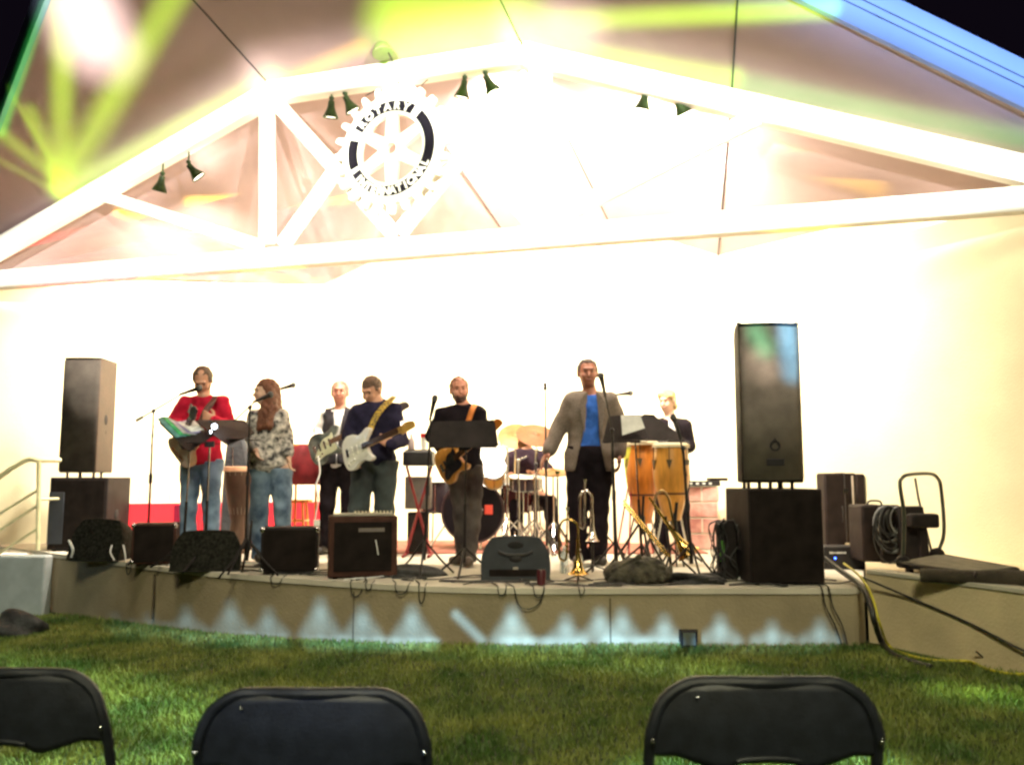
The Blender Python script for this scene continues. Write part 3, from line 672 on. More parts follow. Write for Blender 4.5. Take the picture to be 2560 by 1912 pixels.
    if shoes:
        for s_ in 'lr':
            S = SDF(np.minimum(P['an'+s_], P['to'+s_])-.12, np.maximum(P['an'+s_], P['to'+s_])+.12, .008)
            a = P['an'+s_]; S.cap(np.array([a[0], a[1]+.02, .045]), P['to'+s_]+np.array([0, 0, .012]), .048*k, .040*k, k=.02); S.cap(a, a-np.array([0, 0, .04]), .044*k, .048*k, k=.03)
            S.cut(lambda X, Y_, Z: .004-Z); S.build('shoe', shoes, t)
    return t, P, base

def skinm(n, c, r=.5): return mat('skin_'+n, c, r, var=.08, scale=30, bump=.05)
SK1 = skinm('pale', (.54, .28, .19)); SK2 = skinm('rosy', (.52, .22, .15)); SK3 = skinm('brown', (.27, .095, .055)); SK4 = skinm('fair', (.58, .36, .27))
def cloth(n, c, c2=None, var=.2, sc_=14., bump=.35): return mat(n, c, .95, var=var, scale=sc_, bump=bump, bscale=180, c2=c2, spec=.06)
JEAN = cloth('blue_denim', (.12, .20, .34), (.24, .35, .52), sc_=7); JEAN2 = cloth('washed_denim', (.07, .11, .19), (.20, .28, .38), sc_=6)
GREEN = cloth('grey_green_trousers', (.045, .05, .055), (.06, .075, .08), sc_=4); BLKC = cloth('black_cloth', (.012, .009, .012)); CORD = cloth('charcoal_jeans', (.05, .042, .042), (.075, .065, .06), sc_=6)
SHBK = mat('black_leather', (.02, .015, .012), .4)
def hairm(n, c): return mat(n, c, .6, var=.35, scale=50, bump=.8, bscale=120)
HB = hairm('dark_brown_hair', (.075, .045, .03)); HA = hairm('auburn_hair', (.15, .052, .026)); HG = hairm('greying_hair', (.22, .16, .12)); HR = hairm('reddish_hair', (.24, .11, .06)); HL = hairm('blond_hair', (.52, .34, .15)); HK = hairm('black_stubble', (.05, .028, .02))
BRD = hairm('brown_beard', (.20, .085, .045))
floral = cloth('floral_blouse', (.04, .04, .05), (.75, .70, .66), var=0., sc_=20)
tweed = cloth('grey_tweed', (.135, .108, .092), (.16, .13, .11), var=.1, sc_=90)
person('man in a red shirt with a dark beard looking down at his acoustic guitar', 508, 8.3, 1.80, SK1, HB, (507, 951), hy=.15, hp=.68, hairf='recede', beard=BRD,
       J=dict(shl=(463, 1003), shr=(556, 1000), ell=(430, 1058, -.04), wrl=(468, 1066, -.26), elr=(572, 1066, -.02), wrr=(536, 1052, -.26), knl=(-.10, -.02, .50), tol=(-.16, -.14, .03)),
       hands=dict(l=((.6, -.15, .1), (0, 1, -.3), (0, 0, 1), .55), r=((-.6, -.1, .35), (0, 1, 0), (0, 0, 1), 1.0)),
       top=(cloth('red_shirt', (.50, .018, .05), sc_=9), .020, 1., 'shirt'), legs=(JEAN, .018), shoes=SHBK, wide=1.10)
person('woman with long auburn hair in a black and white floral blouse singing', 672, 8.0, 1.70, SK4, HA, (664, 980), hy=-1.0, hp=.12, hairf='long',
       J=dict(shl=(637, 1038), shr=(704, 1036), ell=(630, 1090, -.02), wrl=(640, 1128, -.16), elr=(716, 1092, .03), wrr=(722, 1145, -.06), hil=(655, 1175), hir=(702, 1175), knl=(648, 1275, -.03), knr=(706, 1272, -.05), anl=(651, 1382), anr=(712, 1382), tol=(646, 1396, -.18), tor=(716, 1396, -.18)),
       top=(floral, .022, .75, 'blouse'), legs=(JEAN2, .022), shoes=SHBK, wide=1.08, hemz=.80)
person('man in a dark vest over a white shirt and glasses holding a bass', 850, 8.9, 1.76, SK2, HG, (850, 983), hy=.05, hp=.0, hairf='recede',
       J=dict(shl=(818, 1032), shr=(884, 1032), ell=(797, 1078, .02), wrl=(800, 1112, -.2), elr=(905, 1085, 0), wrr=(915, 1080, -.25)),
       hands=dict(l=((.15, -.1, -.8), (0, 1, 0), (1, 0, 0), .7)),
       top=(cloth('white_shirt', (.80, .78, .80), var=.05), .014, 1., 'shirt'), jacket=(cloth('charcoal_vest', (.035, .032, .038)), .024, None, 'vest', .055, .004, .93), legs=(BLKC, .02), shoes=SHBK, wide=1.05)
person('man in a navy pullover with head bowed playing a white electric guitar', 938, 7.9, 1.76, SK1, hairm('short_brown_hair', (.13, .075, .05)), (930, 976), hy=-.45, hp=.55, hr=.0,
       J=dict(shl=(893, 1026), shr=(985, 1022), nek=(942, 1005), ell=(874, 1085, .0), wrl=(884, 1128, -.20), elr=(1003, 1100, -.04), wrr=(978, 1112, -.28), knl=(-.13, -.05, .50), knr=(.10, -.02, .50)),
       hands=dict(l=((.15, -.15, -.8), (.3, 1, 0), (1, 0, .1), .7), r=((-.55, -.1, .35), (0, 1, .2), (0, 0, 1), 1.1)),
       top=(cloth('navy_pullover', (.022, .020, .045)), .026, 1., 'pullover'), legs=(GREEN, .030), shoes=SHBK, wide=1.12)
person('man with a goatee in a black top behind a large black music stand', 1152, 7.85, 1.70, SK2, HR, (1148, 976), hy=.18, hp=.08, hr=-.08, hairf='recede', beard=hairm('goatee', (.07, .03, .025)),
       J=dict(shl=(1106, 1030), shr=(1198, 1028), nek=(1158, 1012), ell=(1080, 1090, .03), wrl=(1104, 1120, -.18), elr=(1212, 1092, .0), wrr=(1176, 1088, -.25), pel=(1160, 1162), wai=(1160, 1120), hil=(1140, 1168), hir=(1182, 1168), knl=(1153, 1280, -.04), knr=(1184, 1284, -.02), anl=(1160, 1390, .02), anr=(1170, 1394, -.12), tol=(1132, 1404, -.12), tor=(1172, 1408, -.30)),
       hands=dict(l=((.45, -.1, -.75), (.2, 1, 0), (1, 0, .3), .6)),
       top=(BLKC, .020, 1., 'shirt'), legs=(CORD, .018), shoes=mat('brown_shoe', (.07, .05, .04), .6), wide=1.0)
person('tall smiling man in a grey blazer over a blue shirt standing at the front', 1472, 7.85, 1.87, SK3, HK, (1469, 934), hy=.02, hp=.06, hairf='buzz',
       J=dict(shl=(1430, 996), shr=(1524, 996), ell=(1398, 1068, .02), wrl=(1372, 1128, -.06), elr=(1550, 1066, .03), wrr=(1548, 1134, -.02), anl=(-.10, .02, .09), anr=(.07, .05, .09), tol=(-.13, -.17, .03), tor=(.10, -.13, .03), knl=(-.11, -.02, .52), knr=(.09, 0, .52)),
       hands=dict(l=((-.5, -.2, -.75), (.6, .6, 0), (.2, -1, 0), .35), r=((.0, -.1, -.9), (-1, 0, 0), (0, -1, 0), .5)),
       top=(cloth('blue_shirt', (.035, .11, .42), sc_=18), .012, .9, 'shirt'), jacket=(tweed, .030, 1., 'blazer', .045, .072, .80), legs=(BLKC, .026), shoes=SHBK, wide=1.12, hemz=1.0)
person('blond woman in a black jacket over a white top behind the conga drums', 1676, 9.0, 1.68, SK4, HL, (1668, 1003), hy=-.65, hp=.22, hairf='bob',
       J=dict(shl=(1638, 1060), shr=(1712, 1060), ell=(1622, 1110, -.05), wrl=(1640, 1128, -.28), elr=(1722, 1115, 0), wrr=(1690, 1130, -.28)),
       top=(cloth('white_top', (.72, .68, .66), var=.15), .012, .0, 'top'), jacket=(BLKC, .028, 1., 'jacket', .03, .05, .78), legs=(BLKC, .02), shoes=SHBK, wide=.98)
person('drummer in a dark shirt seated behind the bronze cymbals and drum kit', 1318, 9.75, 1.76, SK1, HR, (1318, 1094), hy=-.05, hp=.1,
       J=dict(pel=(1322, 1236), wai=(1318, 1205), che=(1312, 1165), shl=(1278, 1138), shr=(1350, 1138), nek=(1315, 1122), ell=(1268, 1180, -.05), wrl=(1290, 1196, -.30), elr=(1368, 1172, -.04), wrr=(1338, 1180, -.30),
              hil=(1308, 1238), hir=(1336, 1238), knl=(1290, 1262, -.42), knr=(1372, 1250, -.42), anl=(1292, 1352, -.42), anr=(1388, 1352, -.42), tol=(1290, 1368, -.60), tor=(1392, 1368, -.60)),
       top=(cloth('plum_shirt', (.025, .015, .022)), .018, .25, 'shirt'), legs=(BLKC, .018), shoes=SHBK)
# ================================================================ EQUIPMENT
def lo_(px, Y): return Vector(((px-1280)/FPX*Y, Y, S0))
def cab(name, label, cat, px0, px1, y0, y1, Y, d, body=BLK, grille=BGR, rz=0, z=S0, feet=True, handle=False, curved=0, corners=False, gin=.03, h=None, trap=0, group=None):
    """loudspeaker cabinet or amplifier whose front spans px0..px1, y0..y1"""
    x0 = W(px0, y1, Y).x; x1 = W(px1, y1, Y).x; zt = W((px0+px1)/2, y0, Y).z; w_ = x1-x0; h = h or zt-z; c = Vector(((x0+x1)/2, Y, z))
    t = thing(name, label, cat, c, rz, group)
    f0 = .012 if feet else 0
    o = [(-w_/2, 0), (w_/2, 0), (w_/2-trap, d), (-w_/2+trap, d)]
    if curved: o = [(-w_/2+w_*i/10, -curved*(1-(2*i/10-1)**2)) for i in range(11)]+[(w_/2, .10), (w_/2-trap, d), (-w_/2+trap, d), (-w_/2, .10)]
    MB().prism(o, h-f0, (0, 0, f0+(h-f0)/2), (1, 0, 0), (0, 1, 0)).build('cabinet', body, t, bevel=.012)
    g = MB()
    if curved:
        oo = [(x*.985, y-.012) for x, y in o[:11]]; vs = [(x, y, f0+.02) for x, y in oo]+[(x, y, h-.02) for x, y in oo]
        g.add(vs, [(i, i+1, 12+i, 11+i) for i in range(10)])
        gr = g.build('grille', grille, t); gr.modifiers.new('s', 'SOLIDIFY').thickness = .01
        e = MB(); e.prism([(x*1.01, y-.006) for x, y in o], .014, (0, 0, h+.002), (1, 0, 0), (0, 1, 0)); e.build('top_edge', BPL, t, bevel=.003)
    else:
        g.box((0, -.006, f0+(h-f0)/2), (w_-2*gin, .012, h-f0-2*gin)).build('grille', grille, t, bevel=.004)
    if corners:
        e = MB()
        for sx in (-1, 1):
            for zz in (f0+.02, h-.02): e.ball((sx*(w_/2-.012), .008, zz), (.024, .024, .026), 8, 6)
        e.build('corner_guards', CHM, t)
    if feet:
        e = MB(); [e.cyl((sx*(w_/2-.06), y, 0), (sx*(w_/2-.06), y, .014), .018, 10) for sx in (-1, 1) for y in (.05, d-.06)]; e.build('feet', BPL, t)
    if handle:
        sx = 1 if handle == 'r' else -1; xx = sx*(w_/2-trap*.4)
        MB().ball((xx, d*.42, h*(.47)), (.012, .052, .062), 14, 8).build('handle_cup', mat('pit_black', (.006, .005, .005), .9), t)
        e = MB(); [e.ball((xx, d*.42+dy, h*.36), (.008, .012, .022), 8, 6) for dy in (-.022, .022)]; e.build('screws', BPL, t)
    return t, c, w_, h
# subwoofers and tall speakers
t, c, w_, h = cab('subwoofer', 'black subwoofer at the left end of the stage under a tall speaker', 'subwoofer', 115, 262, 1193, 1375, 9.2, .55, z=S0, handle='r', group='black subwoofers on the stage')
MB().box((-.22, -.016, h*.45), (.16, .01, h*.7)).build('side_panel', mat('slate_panel', (.022, .026, .036), .6), t, bevel=.004)
t, c, w_, h = cab('subwoofer', 'large black subwoofer at the right front corner of the stage', 'subwoofer', 1877, 2064, 1222, 1462, 6.35, .68, z=S0, handle='l', gin=.012, group='black subwoofers on the stage')
def poletop(t, w_, n=4):
    for i in range(n): x = -w_*.36+w_*.72*i/(n-1); MB().cyl((x, .08, -.052), (x, .08, .002), .014, 8).build('spacer_leg', BPL, t)
    for i in range(2): x = -w_*.3+w_*.6*i; MB().cyl((x, .30, -.052), (x, .30, .002), .014, 8).build('spacer_leg', BPL, t)
def badge(t, w_, z, y):
    b = MB(); b.ring(.026, .040, 0, 2*PI, .006, (0, y, z), (1, 0, 0), (0, 0, 1), 18); b.tube([(-.03, y, z), (0, y, z+.055), (.03, y, z)], .006, 5)
    b.build('emblem', BPL, t); MB().box((0, y, z-.12), (.13, .006, .05)).build('badge', BPL, t, bevel=.01)
zt = W(0, 1193, 9.2).z+.05
t, c, w_, h = cab('tall_speaker', 'tall brown-grey loudspeaker standing on the left subwoofer', 'loudspeaker', 146, 238, 896, 1186, 9.25, .46, z=zt, body=mat('umber_cabinet', (.034, .018, .013), .6, var=.2, bump=.2), grille=mat('dim_grille', (.045, .040, .036), .85, spec=.08, var=.2, bump=.5, bscale=300), curved=.03, feet=False, handle='r', trap=.03, group='tall loudspeakers')
poletop(t, w_, 3)
zt = W(1940, 1222, 6.35).z+.045
t, c, w_, h = cab('tall_speaker', 'tall curved front loudspeaker on the right subwoofer lit blue and green at its top', 'loudspeaker', 1857, 2010, 812, 1205, 6.40, .46, z=zt, grille=GRL, curved=.05, feet=False, trap=.08, group='tall loudspeakers')
poletop(t, w_, 5); badge(t, w_, .27, -.068)
e = MB(); [e.ball((sx*(w_/2-.01), .02, h+.01), (.022, .022, .014), 8, 6) for sx in (-1, 1)]; e.build('corner_caps', BPL, t)
# amplifiers along the stage edge
cab('guitar_amplifier', 'small dark amplifier between the left subwoofer and a monitor', 'amplifier', 330, 434, 1308, 1408, 7.75, .26, body=BRN, rz=R(14), corners=True, gin=.02)
t, c, w_, h = cab('guitar_amplifier', 'low black amplifier in front of the singing woman', 'amplifier', 652, 792, 1318, 1432, 7.05, .26, body=BLK, rz=R(10), corners=True, gin=.02)
MB().box((w_/2-.02, .10, h+.028), (.05, .05, .055)).build('white_plug', WHT, t, bevel=.006)
t, c, w_, h = cab('guitar_amplifier', 'largest black amplifier on the stage edge with a silver knob panel on top', 'amplifier', 820, 992, 1290, 1441, 6.78, .30, body=BRN, rz=R(12), gin=.045)
MB().box((0, .05, h+.012), (w_*.86, .09, .022)).build('knob_panel', mat('silver_panel', (.42, .38, .32), .4, .6), t, bevel=.003)
e = MB(); [e.cyl((-w_*.12+i*.028, .035, h+.022), (-w_*.12+i*.028, .035, h+.040), .008, 8) for i in range(11)]; e.build('knobs', mat('cream_knob', (.6, .55, .4), .4), t)
MB().box((w_*.12, -.014, h*.78), (.20, .008, .03)).build('control_strip', GRL, t)
MB().tube(smooth_path([(w_*.18, -.03, h*.62), (w_*.20, -.035, h*.5), (w_*.22, -.03, h*.38)], 4), .004).build('hanging_lead', CBW, t)
# rounded floor monitors
def monitor(label, pc, y0, y1, Y, w_, rz, m=BGR, lean=.32, front=None, group='floor monitors on the stage edge'):
    p = lo_(pc, Y); zt = W(pc, y0, Y).z; h = zt-S0; t = thing('floor_monitor', label, 'floor monitor', p, rz, group)
    o = [(-w_/2, .03), (-w_/2, h*.55), (-w_/2+.05, h*.88), (-w_/2+.12, h), (w_/2-.12, h), (w_/2-.05, h*.88), (w_/2, h*.55), (w_/2, .03), (w_/2-.04, 0), (-w_/2+.04, 0)]
    o = smooth_loop(o, 3); mb = MB(); N = len(o)
    vs = []
    for yy, k in ((0, 1), (.03, 1.0), (.34, .82), (.36, .78)): vs += [(x*k, yy+(z/h)*lean*h*(1 if yy < .2 else .2), z*(k if yy > .2 else 1)) for x, z in o]
    mb.add(vs, [tuple(range(N-1, -1, -1)), tuple(3*N+i for i in range(N))]+[(r_*N+i, r_*N+(i+1) % N, (r_+1)*N+(i+1) % N, (r_+1)*N+i) for r_ in range(3) for i in range(N)])
    mb.build('cabinet', m, t, bevel=.006)
    return t, w_, h
GDK = mat('dark_grille', (.013, .013, .010), .9, spec=.08, var=.6, scale=40, bump=.6, bscale=120)
monitor('round shouldered black floor monitor in front of the left subwoofer', 245, 1300, 1392, 8.15, .52, R(-8), GDK)
monitor('round shouldered black floor monitor at the feet of the man in the red shirt', 523, 1328, 1420, 7.25, .56, R(6), GDK)
t, w_, h = monitor('grey plastic floor monitor with carry handle near the centre of the stage edge', 1289, 1343, 1448, 6.62, .52, 0, mat('slate_plastic', (.024, .028, .033), .6, spec=.2, var=.15, bump=.25, bscale=300))
def lz(z): return z/h*.32*h
a = MB(); a.ball((0, lz(h*.80)-.002, h*.80), (.062, .012, .030), 16, 8); a.build('handle_recess', mat('pit_black', (.006, .005, .005), .9), t)
MB().tube(smooth_path([(-.13, lz(h*.66)-.004, h*.66), (-.08, lz(h*.58)-.010, h*.60), (0, lz(h*.57)-.014, h*.585), (.08, lz(h*.58)-.010, h*.60), (.13, lz(h*.66)-.004, h*.66)], 4), .012).build('handle', BPL, t)
MB().ball((0, lz(h*.50)-.004, h*.50), (.05, .014, .030), 14, 8).build('horn_mouth', BPL, t)
MB().box((0, lz(h*.25)-.003, h*.25), (.04, .006, .04)).build('badge', mat('silver_panel', (.42, .38, .32), .4, .6), t, bevel=.008)
MB().box((0, lz(h*.16)+.0, h*.16), (.40, .012, h*.20)).build('lower_vent', BGR, t, bevel=.01)
p = lo_(1352, 6.35)
t = thing('drink_can', 'small dark red can beside the grey floor monitor', 'can', p); MB().lathe([(.024, 0), (.032, .006), (.033, .1), (.027, .115)], n=14).build('can_body', mat('maroon_can', (.07, .01, .015), .4), t); MB().cyl((0, 0, .113), (0, 0, .118), .026).build('lid', CHM, t)

# ---- stands
def tripod(t, b, r=.26, h=.28, n0=0, rad=.009, m=STB):
    for i in range(3):
        a = n0+i*2*PI/3; MB().tube([(0, 0, h), (r*.55*math.cos(a), r*.55*math.sin(a), h*.42), (r*math.cos(a), r*math.sin(a), .008)], rad, 6).build('leg', m, t)
def mic(mb_t, tip, d, m=STB):
    d = Vector(d).normalized(); tip = Vector(tip); g = mat('mic_grille', (.10, .10, .10), .5, .5, bump=.6, bscale=400)
    t2 = MB().ball(tip, (.028, .028, .031), 12, 8).build('microphone', g, mb_t)
    MB().lathe([(.022, .02), (.019, .05), (.012, .17), (.011, .19)], tip, -d, 12).build('handle', m, t2)
def mic_stand(label, px, Y, top, tail=None, tip=None, miced=True, m=STB, n0=.3, mdir=None, pr=.0105, clip=False, group='microphone stands'):
    b = lo_(px, Y); t = thing('microphone_stand', label, 'microphone stand', b, group=group)
    tp = W(*top)-b if len(top) == 3 else W(top[0], top[1], Y)-b
    tripod(t, b, n0=n0); MB().tube([(0, 0, .12), tp*.55+Vector((0, 0, .0)), tp], [pr*1.25, pr, pr*.8], 8).build('pole', m, t)
    MB().cyl(tp*.55-Vector((0, 0, .04)), tp*.55+Vector((0, 0, .04)), .017, 10).build('clutch', BPL, t)
    if tip:
        tl = W(*tail)-b; ti = W(*tip)-b; MB().tube([tl, ti], .007, 6).build('boom', m, t); MB().ball(tp, .020, 10, 6).build('joint_or_shadow', BPL, t)
        if clip: MB().cyl(tl, tl+(ti-tl).normalized()*.07, .016, 8).build('counterweight', BPL, t)
        d = Vector(mdir) if mdir else (ti-tl)
        if miced: mic(t, ti+d.normalized()*.16, d)
    elif miced: mic(t, tp+Vector(mdir or (0, 0, 1)).normalized()*.16, mdir or (0, 0, 1))
    return t
mic_stand('microphone boom stand left of the man in the red shirt', 382, 7.95, (384, 1027), (340, 1052, 7.95), (456, 984, 8.0), mdir=(.6, .2, .25), clip=True)
mic_stand('microphone boom stand in front of the singing woman', 624, 7.25, (625, 1018), (585, 1052, 7.3), (640, 1002, 7.5), mdir=(.5, .6, .35))
mic_stand('boom stand whose microphone rises behind the singing woman', 664, 8.6, (662, 1020), (660, 1022, 8.6), (694, 974, 8.6), mdir=(.8, .1, .25), n0=1)
mic_stand('microphone stand with round headed microphone left of the large music stand', 1064, 7.0, (1076, 1055), miced=False, n0=.5)
t = bpy.data.objects['microphone_stand.003']; b = lo_(1064, 7.0)
MB().tube([W(1076, 1055, 7.0)-b, W(1078, 1030, 7.0)-b, W(1083, 1010, 7.0)-b], .008, 6).build('gooseneck', CHM, t); mic(t, W(1087, 996, 6.98)-b, (.25, -.3, 1))
mic_stand('thin empty microphone stand left of the man in the grey blazer', 1366, 8.4, (1363, 975), miced=False, n0=1.2)
t = bpy.data.objects['microphone_stand.004']; b = lo_(1366, 8.4); MB().lathe([(.010, 0), (.020, .01), (.014, .05), (.022, .06), (.006, .075)], W(1363, 975, 8.4)-b, (0, 0, 1), 10).build('clip', BPL, t)
mic_stand('microphone stand crossing in front of the grey blazer', 1536, 6.9, (1530, 1075), (1533, 1085, 6.9), (1512, 985, 6.95), mdir=(-.15, .2, .9), n0=.9, pr=.014)
mic_stand('boom stand with small oval microphone behind the shoulder of the tall man', 1500, 8.4, (1505, 1000), (1495, 1004, 8.4), (1546, 986, 8.4), mdir=(.3, .2, .05), n0=.2)
t = bpy.data.objects['microphone_stand.006']
mic_stand('heavy microphone stand right of the light conga drum', 1722, 6.7, (1708, 1120), (1716, 1190, 6.7), (1700, 1090, 6.7), mdir=(-.25, .25, .9), n0=.6, pr=.013)
mic_stand('short microphone stand behind the white cable of the low black amplifier', 628, 6.95, (630, 1300), miced=False, n0=2)
mic_stand('low boom stand aimed at the drums', 1342, 8.9, (1340, 1160), (1338, 1180, 8.9), (1345, 1120, 8.9), miced=False, n0=2)

def music_stand(label, px, Y, quad, pole_top, m=BLK, papers=None, n0=0., group='music stands', zb=.0):
    """quad: four picture corners (tl, tr, br, bl) of the desk as (px, py, Y)"""
    b = lo_(px, Y); t = thing('music_stand', label, 'music stand', b, group=group); q = [W(*c)-b for c in quad]
    nrm = (q[1]-q[0]).cross(q[3]-q[0]).normalized(); e = (q[1]-q[0]).normalized()*.02; u = (q[3]-q[0]).normalized()*.02
    o = [q[0]+u, q[0]+e, q[1]-e, q[1]+u, q[2]-u, q[2]-e, q[3]+e, q[3]-u]; N = 8
    MB().add([p-nrm*.003 for p in o]+[p+nrm*.003 for p in o], [tuple(range(N)), tuple(range(2*N-1, N-1, -1))]+[(i, N+i, N+(i+1) % N, (i+1) % N) for i in range(N)]).build('desk', m, t, smooth=False)
    s_ = 1 if nrm.y > 0 else -1
    lip = [q[3], q[2]]; MB().box((lip[0]+lip[1])/2+Vector((0, .03, 0)), ((q[2]-q[3]).length*.96, .06, .006), Matrix.Rotation(math.atan2((q[2]-q[3]).y, (q[2]-q[3]).x), 3, 'Z')).build('lip', m, t)
    tp = W(*pole_top)-b
    MB().tube([(0, 0, .1), Vector((0, 0, .1)).lerp(tp, .5)], .013, 8).build('pole', m, t); MB().tube([Vector((0, 0, .1)).lerp(tp, .48), tp], .008, 8).build('inner_pole', CHM, t)
    MB().box(tp, (.08, .03, .05)).build('bracket', BPL, t)
    tripod(t, b, .27, .22, n0, .010)
    return t, q, nrm
mst, mq, mn = music_stand('large upright black music stand in front of the goateed man', 1163, 7.0, [(1078, 1054, 7.05), (1238, 1050, 7.05), (1246, 1118, 6.95), (1072, 1118, 6.95)], (1165, 1116, 7.0), n0=.4)
music_stand('tilted black music stand beside the red shirt with a bright clip lamp', 524, 7.4, [(486, 1050, 7.6), (610, 1050, 7.7), (640, 1085, 7.45), (566, 1112, 7.25)], (524, 1110, 7.42), n0=.2)
ms2, q2, n2 = music_stand('tilted music stand heaped with song sheets in front of the acoustic guitar', 470, 7.55, [(396, 1056, 7.7), (470, 1052, 7.8), (540, 1088, 7.5), (470, 1128, 7.25)], (475, 1118, 7.5), n0=1.1)
pt = thing('song_sheets', 'loose pile of song sheets and coloured covers on the left music stand', 'sheet music', ms2.location)
cols = [('sheet_teal', (.12, .34, .36)), ('sheet_green', (.05, .42, .16)), ('sheet_grey', (.45, .47, .46)), ('sheet_violet', (.28, .25, .42)), ('sheet_white', (.62, .62, .6))]
for i, (nm, c_) in enumerate(cols):
    a = q2[0].lerp(q2[1], .02+.13*i)+Vector((0, .0, .012+.006*i)); b_ = q2[3].lerp(q2[2], .0+.10*i)+Vector((0, 0, .012+.006*i)); u = (q2[1]-q2[0])*.45
    a = a.lerp(b_, -.08+.05*i); b2 = a.lerp(b_, .62)
    n_ = 6; vs = [];
    for k in range(n_+1):
        f = k/n_; lift = Vector((0, 0, .02*math.sin(PI*f+i))); vs += [a+u*f+lift, b2+u*f+lift*.4+Vector((0, 0, .004*i))]
    o = MB().add(vs, [(2*k, 2*k+2, 2*k+3, 2*k+1) for k in range(n_)]).build('sheet', mat(nm, c_, .7, var=.35, scale=14), pt); o.modifiers.new('s', 'SOLIDIFY').thickness = .0015
# clip lamp
cl = thing('clip_lamp', 'small glowing white clip lamp on the tilted music stand', 'clip lamp', W(536, 1066, 7.38))
MB().ball((0, 0, 0), (.022, .014, .020), 12, 8).build('lens', mat('lit_lens', (.9, .95, 1), .3, emit=(.75, .9, 1, 25)), cl)
MB().tube(smooth_path([(0, .02, 0), (-.03, .03, .03), (-.05, .02, .05)], 3), .006).build('arm', BPL, cl); MB().ball((-.03, -.0, -.045), (.006, .006, .013), 8, 6).build('indicator', mat('lit_lens', (.9, .95, 1)), cl)
pl_ = bpy.data.lights.new('clip_lamp_light', 'POINT'); po = bpy.data.objects.new('clip_lamp_light', pl_); col.objects.link(po); pl_.energy = .5; pl_.color = (.55, .75, 1); pl_.shadow_soft_size = .02; po.location = W(536, 1066, 7.30)
music_stand('black music stand holding a grey sheet beside the grey blazer', 1600, 7.25, [(1522, 1040, 7.3), (1605, 1036, 7.4), (1618, 1100, 7.25), (1505, 1108, 7.15)], (1588, 1100, 7.25), n0=.9)
t = thing('grey_sheet', 'grey music sheet hanging over the stand beside the grey blazer', 'sheet music', W(1580, 1070, 7.2))
b = t.location; o = MB().add([W(1552, 1038, 7.2)-b, W(1600, 1037, 7.22)-b, W(1612, 1070, 7.18)-b, W(1556, 1088, 7.12)-b], [(0, 1, 2, 3)]).build('sheet', PAP, t, smooth=False); o.modifiers.new('s', 'SOLIDIFY').thickness = .002
music_stand('wide black music stand in front of the blond woman', 1690, 7.9, [(1604, 1035, 8.0), (1640, 1036, 8.0), (1716, 1104, 7.95), (1600, 1098, 7.95)], (1680, 1104, 7.95), n0=.5)
# keyboard in front of the blond woman
def keyboard(label, px0, px1, y, Y, th=.09, rz=0, stand=STB, group='keyboards', h2=0):
    b = lo_((px0+px1)/2, Y); w_ = (px1-px0)/FPX*Y; z = W((px0+px1)/2, y, Y).z-S0; t = thing('keyboard', label, 'keyboard', b, rz, group)
    MB().box((0, .14, z), (w_, .30, th)).build('body', BPL, t, bevel=.01); MB().box((0, .20, z+th/2+.006), (w_*.96, .13, .012)).build('keys', WHT, t, bevel=.002)
    e = MB(); [e.cyl((-w_*.42+i*w_*.84/13, .05, z+th/2), (-w_*.42+i*w_*.84/13, .05, z+th/2+.02), .010, 8) for i in range(14)]; e.build('knobs', GRL, t)
    for sx in (-1, 1):
        MB().tube([(-sx*w_*.42, .14+.02*sx, .02), (sx*w_*.42, .14+.02*sx, z-th/2)], .014, 8).build('stand_leg', stand, t); MB().tube([(sx*w_*.42, -.08, .02), (sx*w_*.42, .36, .02)], .014, 8).build('stand_foot', stand, t)
    return t, z, w_
keyboard('black electronic keyboard on a stand between the conga drums and the blond woman', 1600, 1722, 1112, 8.25, .07)
t, z, w_ = keyboard('black keyboard on a red crossed stand right of the navy pullover', 1008, 1082, 1146, 8.5, .14, stand=mat('red_metal', (.22, .015, .02), .5), h2=1)
b = t.location
tt = thing('amplifier_case', 'grey amplifier with a blue light under the keyboard on the red stand', 'amplifier', lo_(1046, 8.85)+Vector((0, 0, .42)))
MB().box((0, .1, .2), (.26, .22, .33)).build('case', GRL, tt, bevel=.01); MB().ball((.06, -.02, .21), .007, 8, 6).build('led', mat('blue_led', (.1, .2, 1), emit=(.05, .15, 1, 12)), tt); MB().box((0, .1, -.2), (.20, .2, .40)).build('support', BLK, tt)
t = thing('water_bottle', 'grey water bottle standing on the keyboard behind the navy pullover', 'bottle', W(1028, 1131, 8.6)); MB().lathe([(.03, 0), (.034, .01), (.034, .11), (.012, .15), (.012, .17)], n=14).build('bottle_body', mat('grey_bottle', (.28, .22, .22), .4), t); MB().cyl((0, 0, .168), (0, 0, .185), .014).build('cap', WHT, t)
t = thing('paper_cup', 'red rimmed cup on the keyboard beside the large music stand', 'cup', W(1060, 1131, 8.6)); MB().lathe([(.022, 0), (.036, .16)], n=14).build('cup_body', WHT, t); MB().lathe([(.037, .15), (.04, .19), (.034, .19)], n=14).build('rim', RED, t)

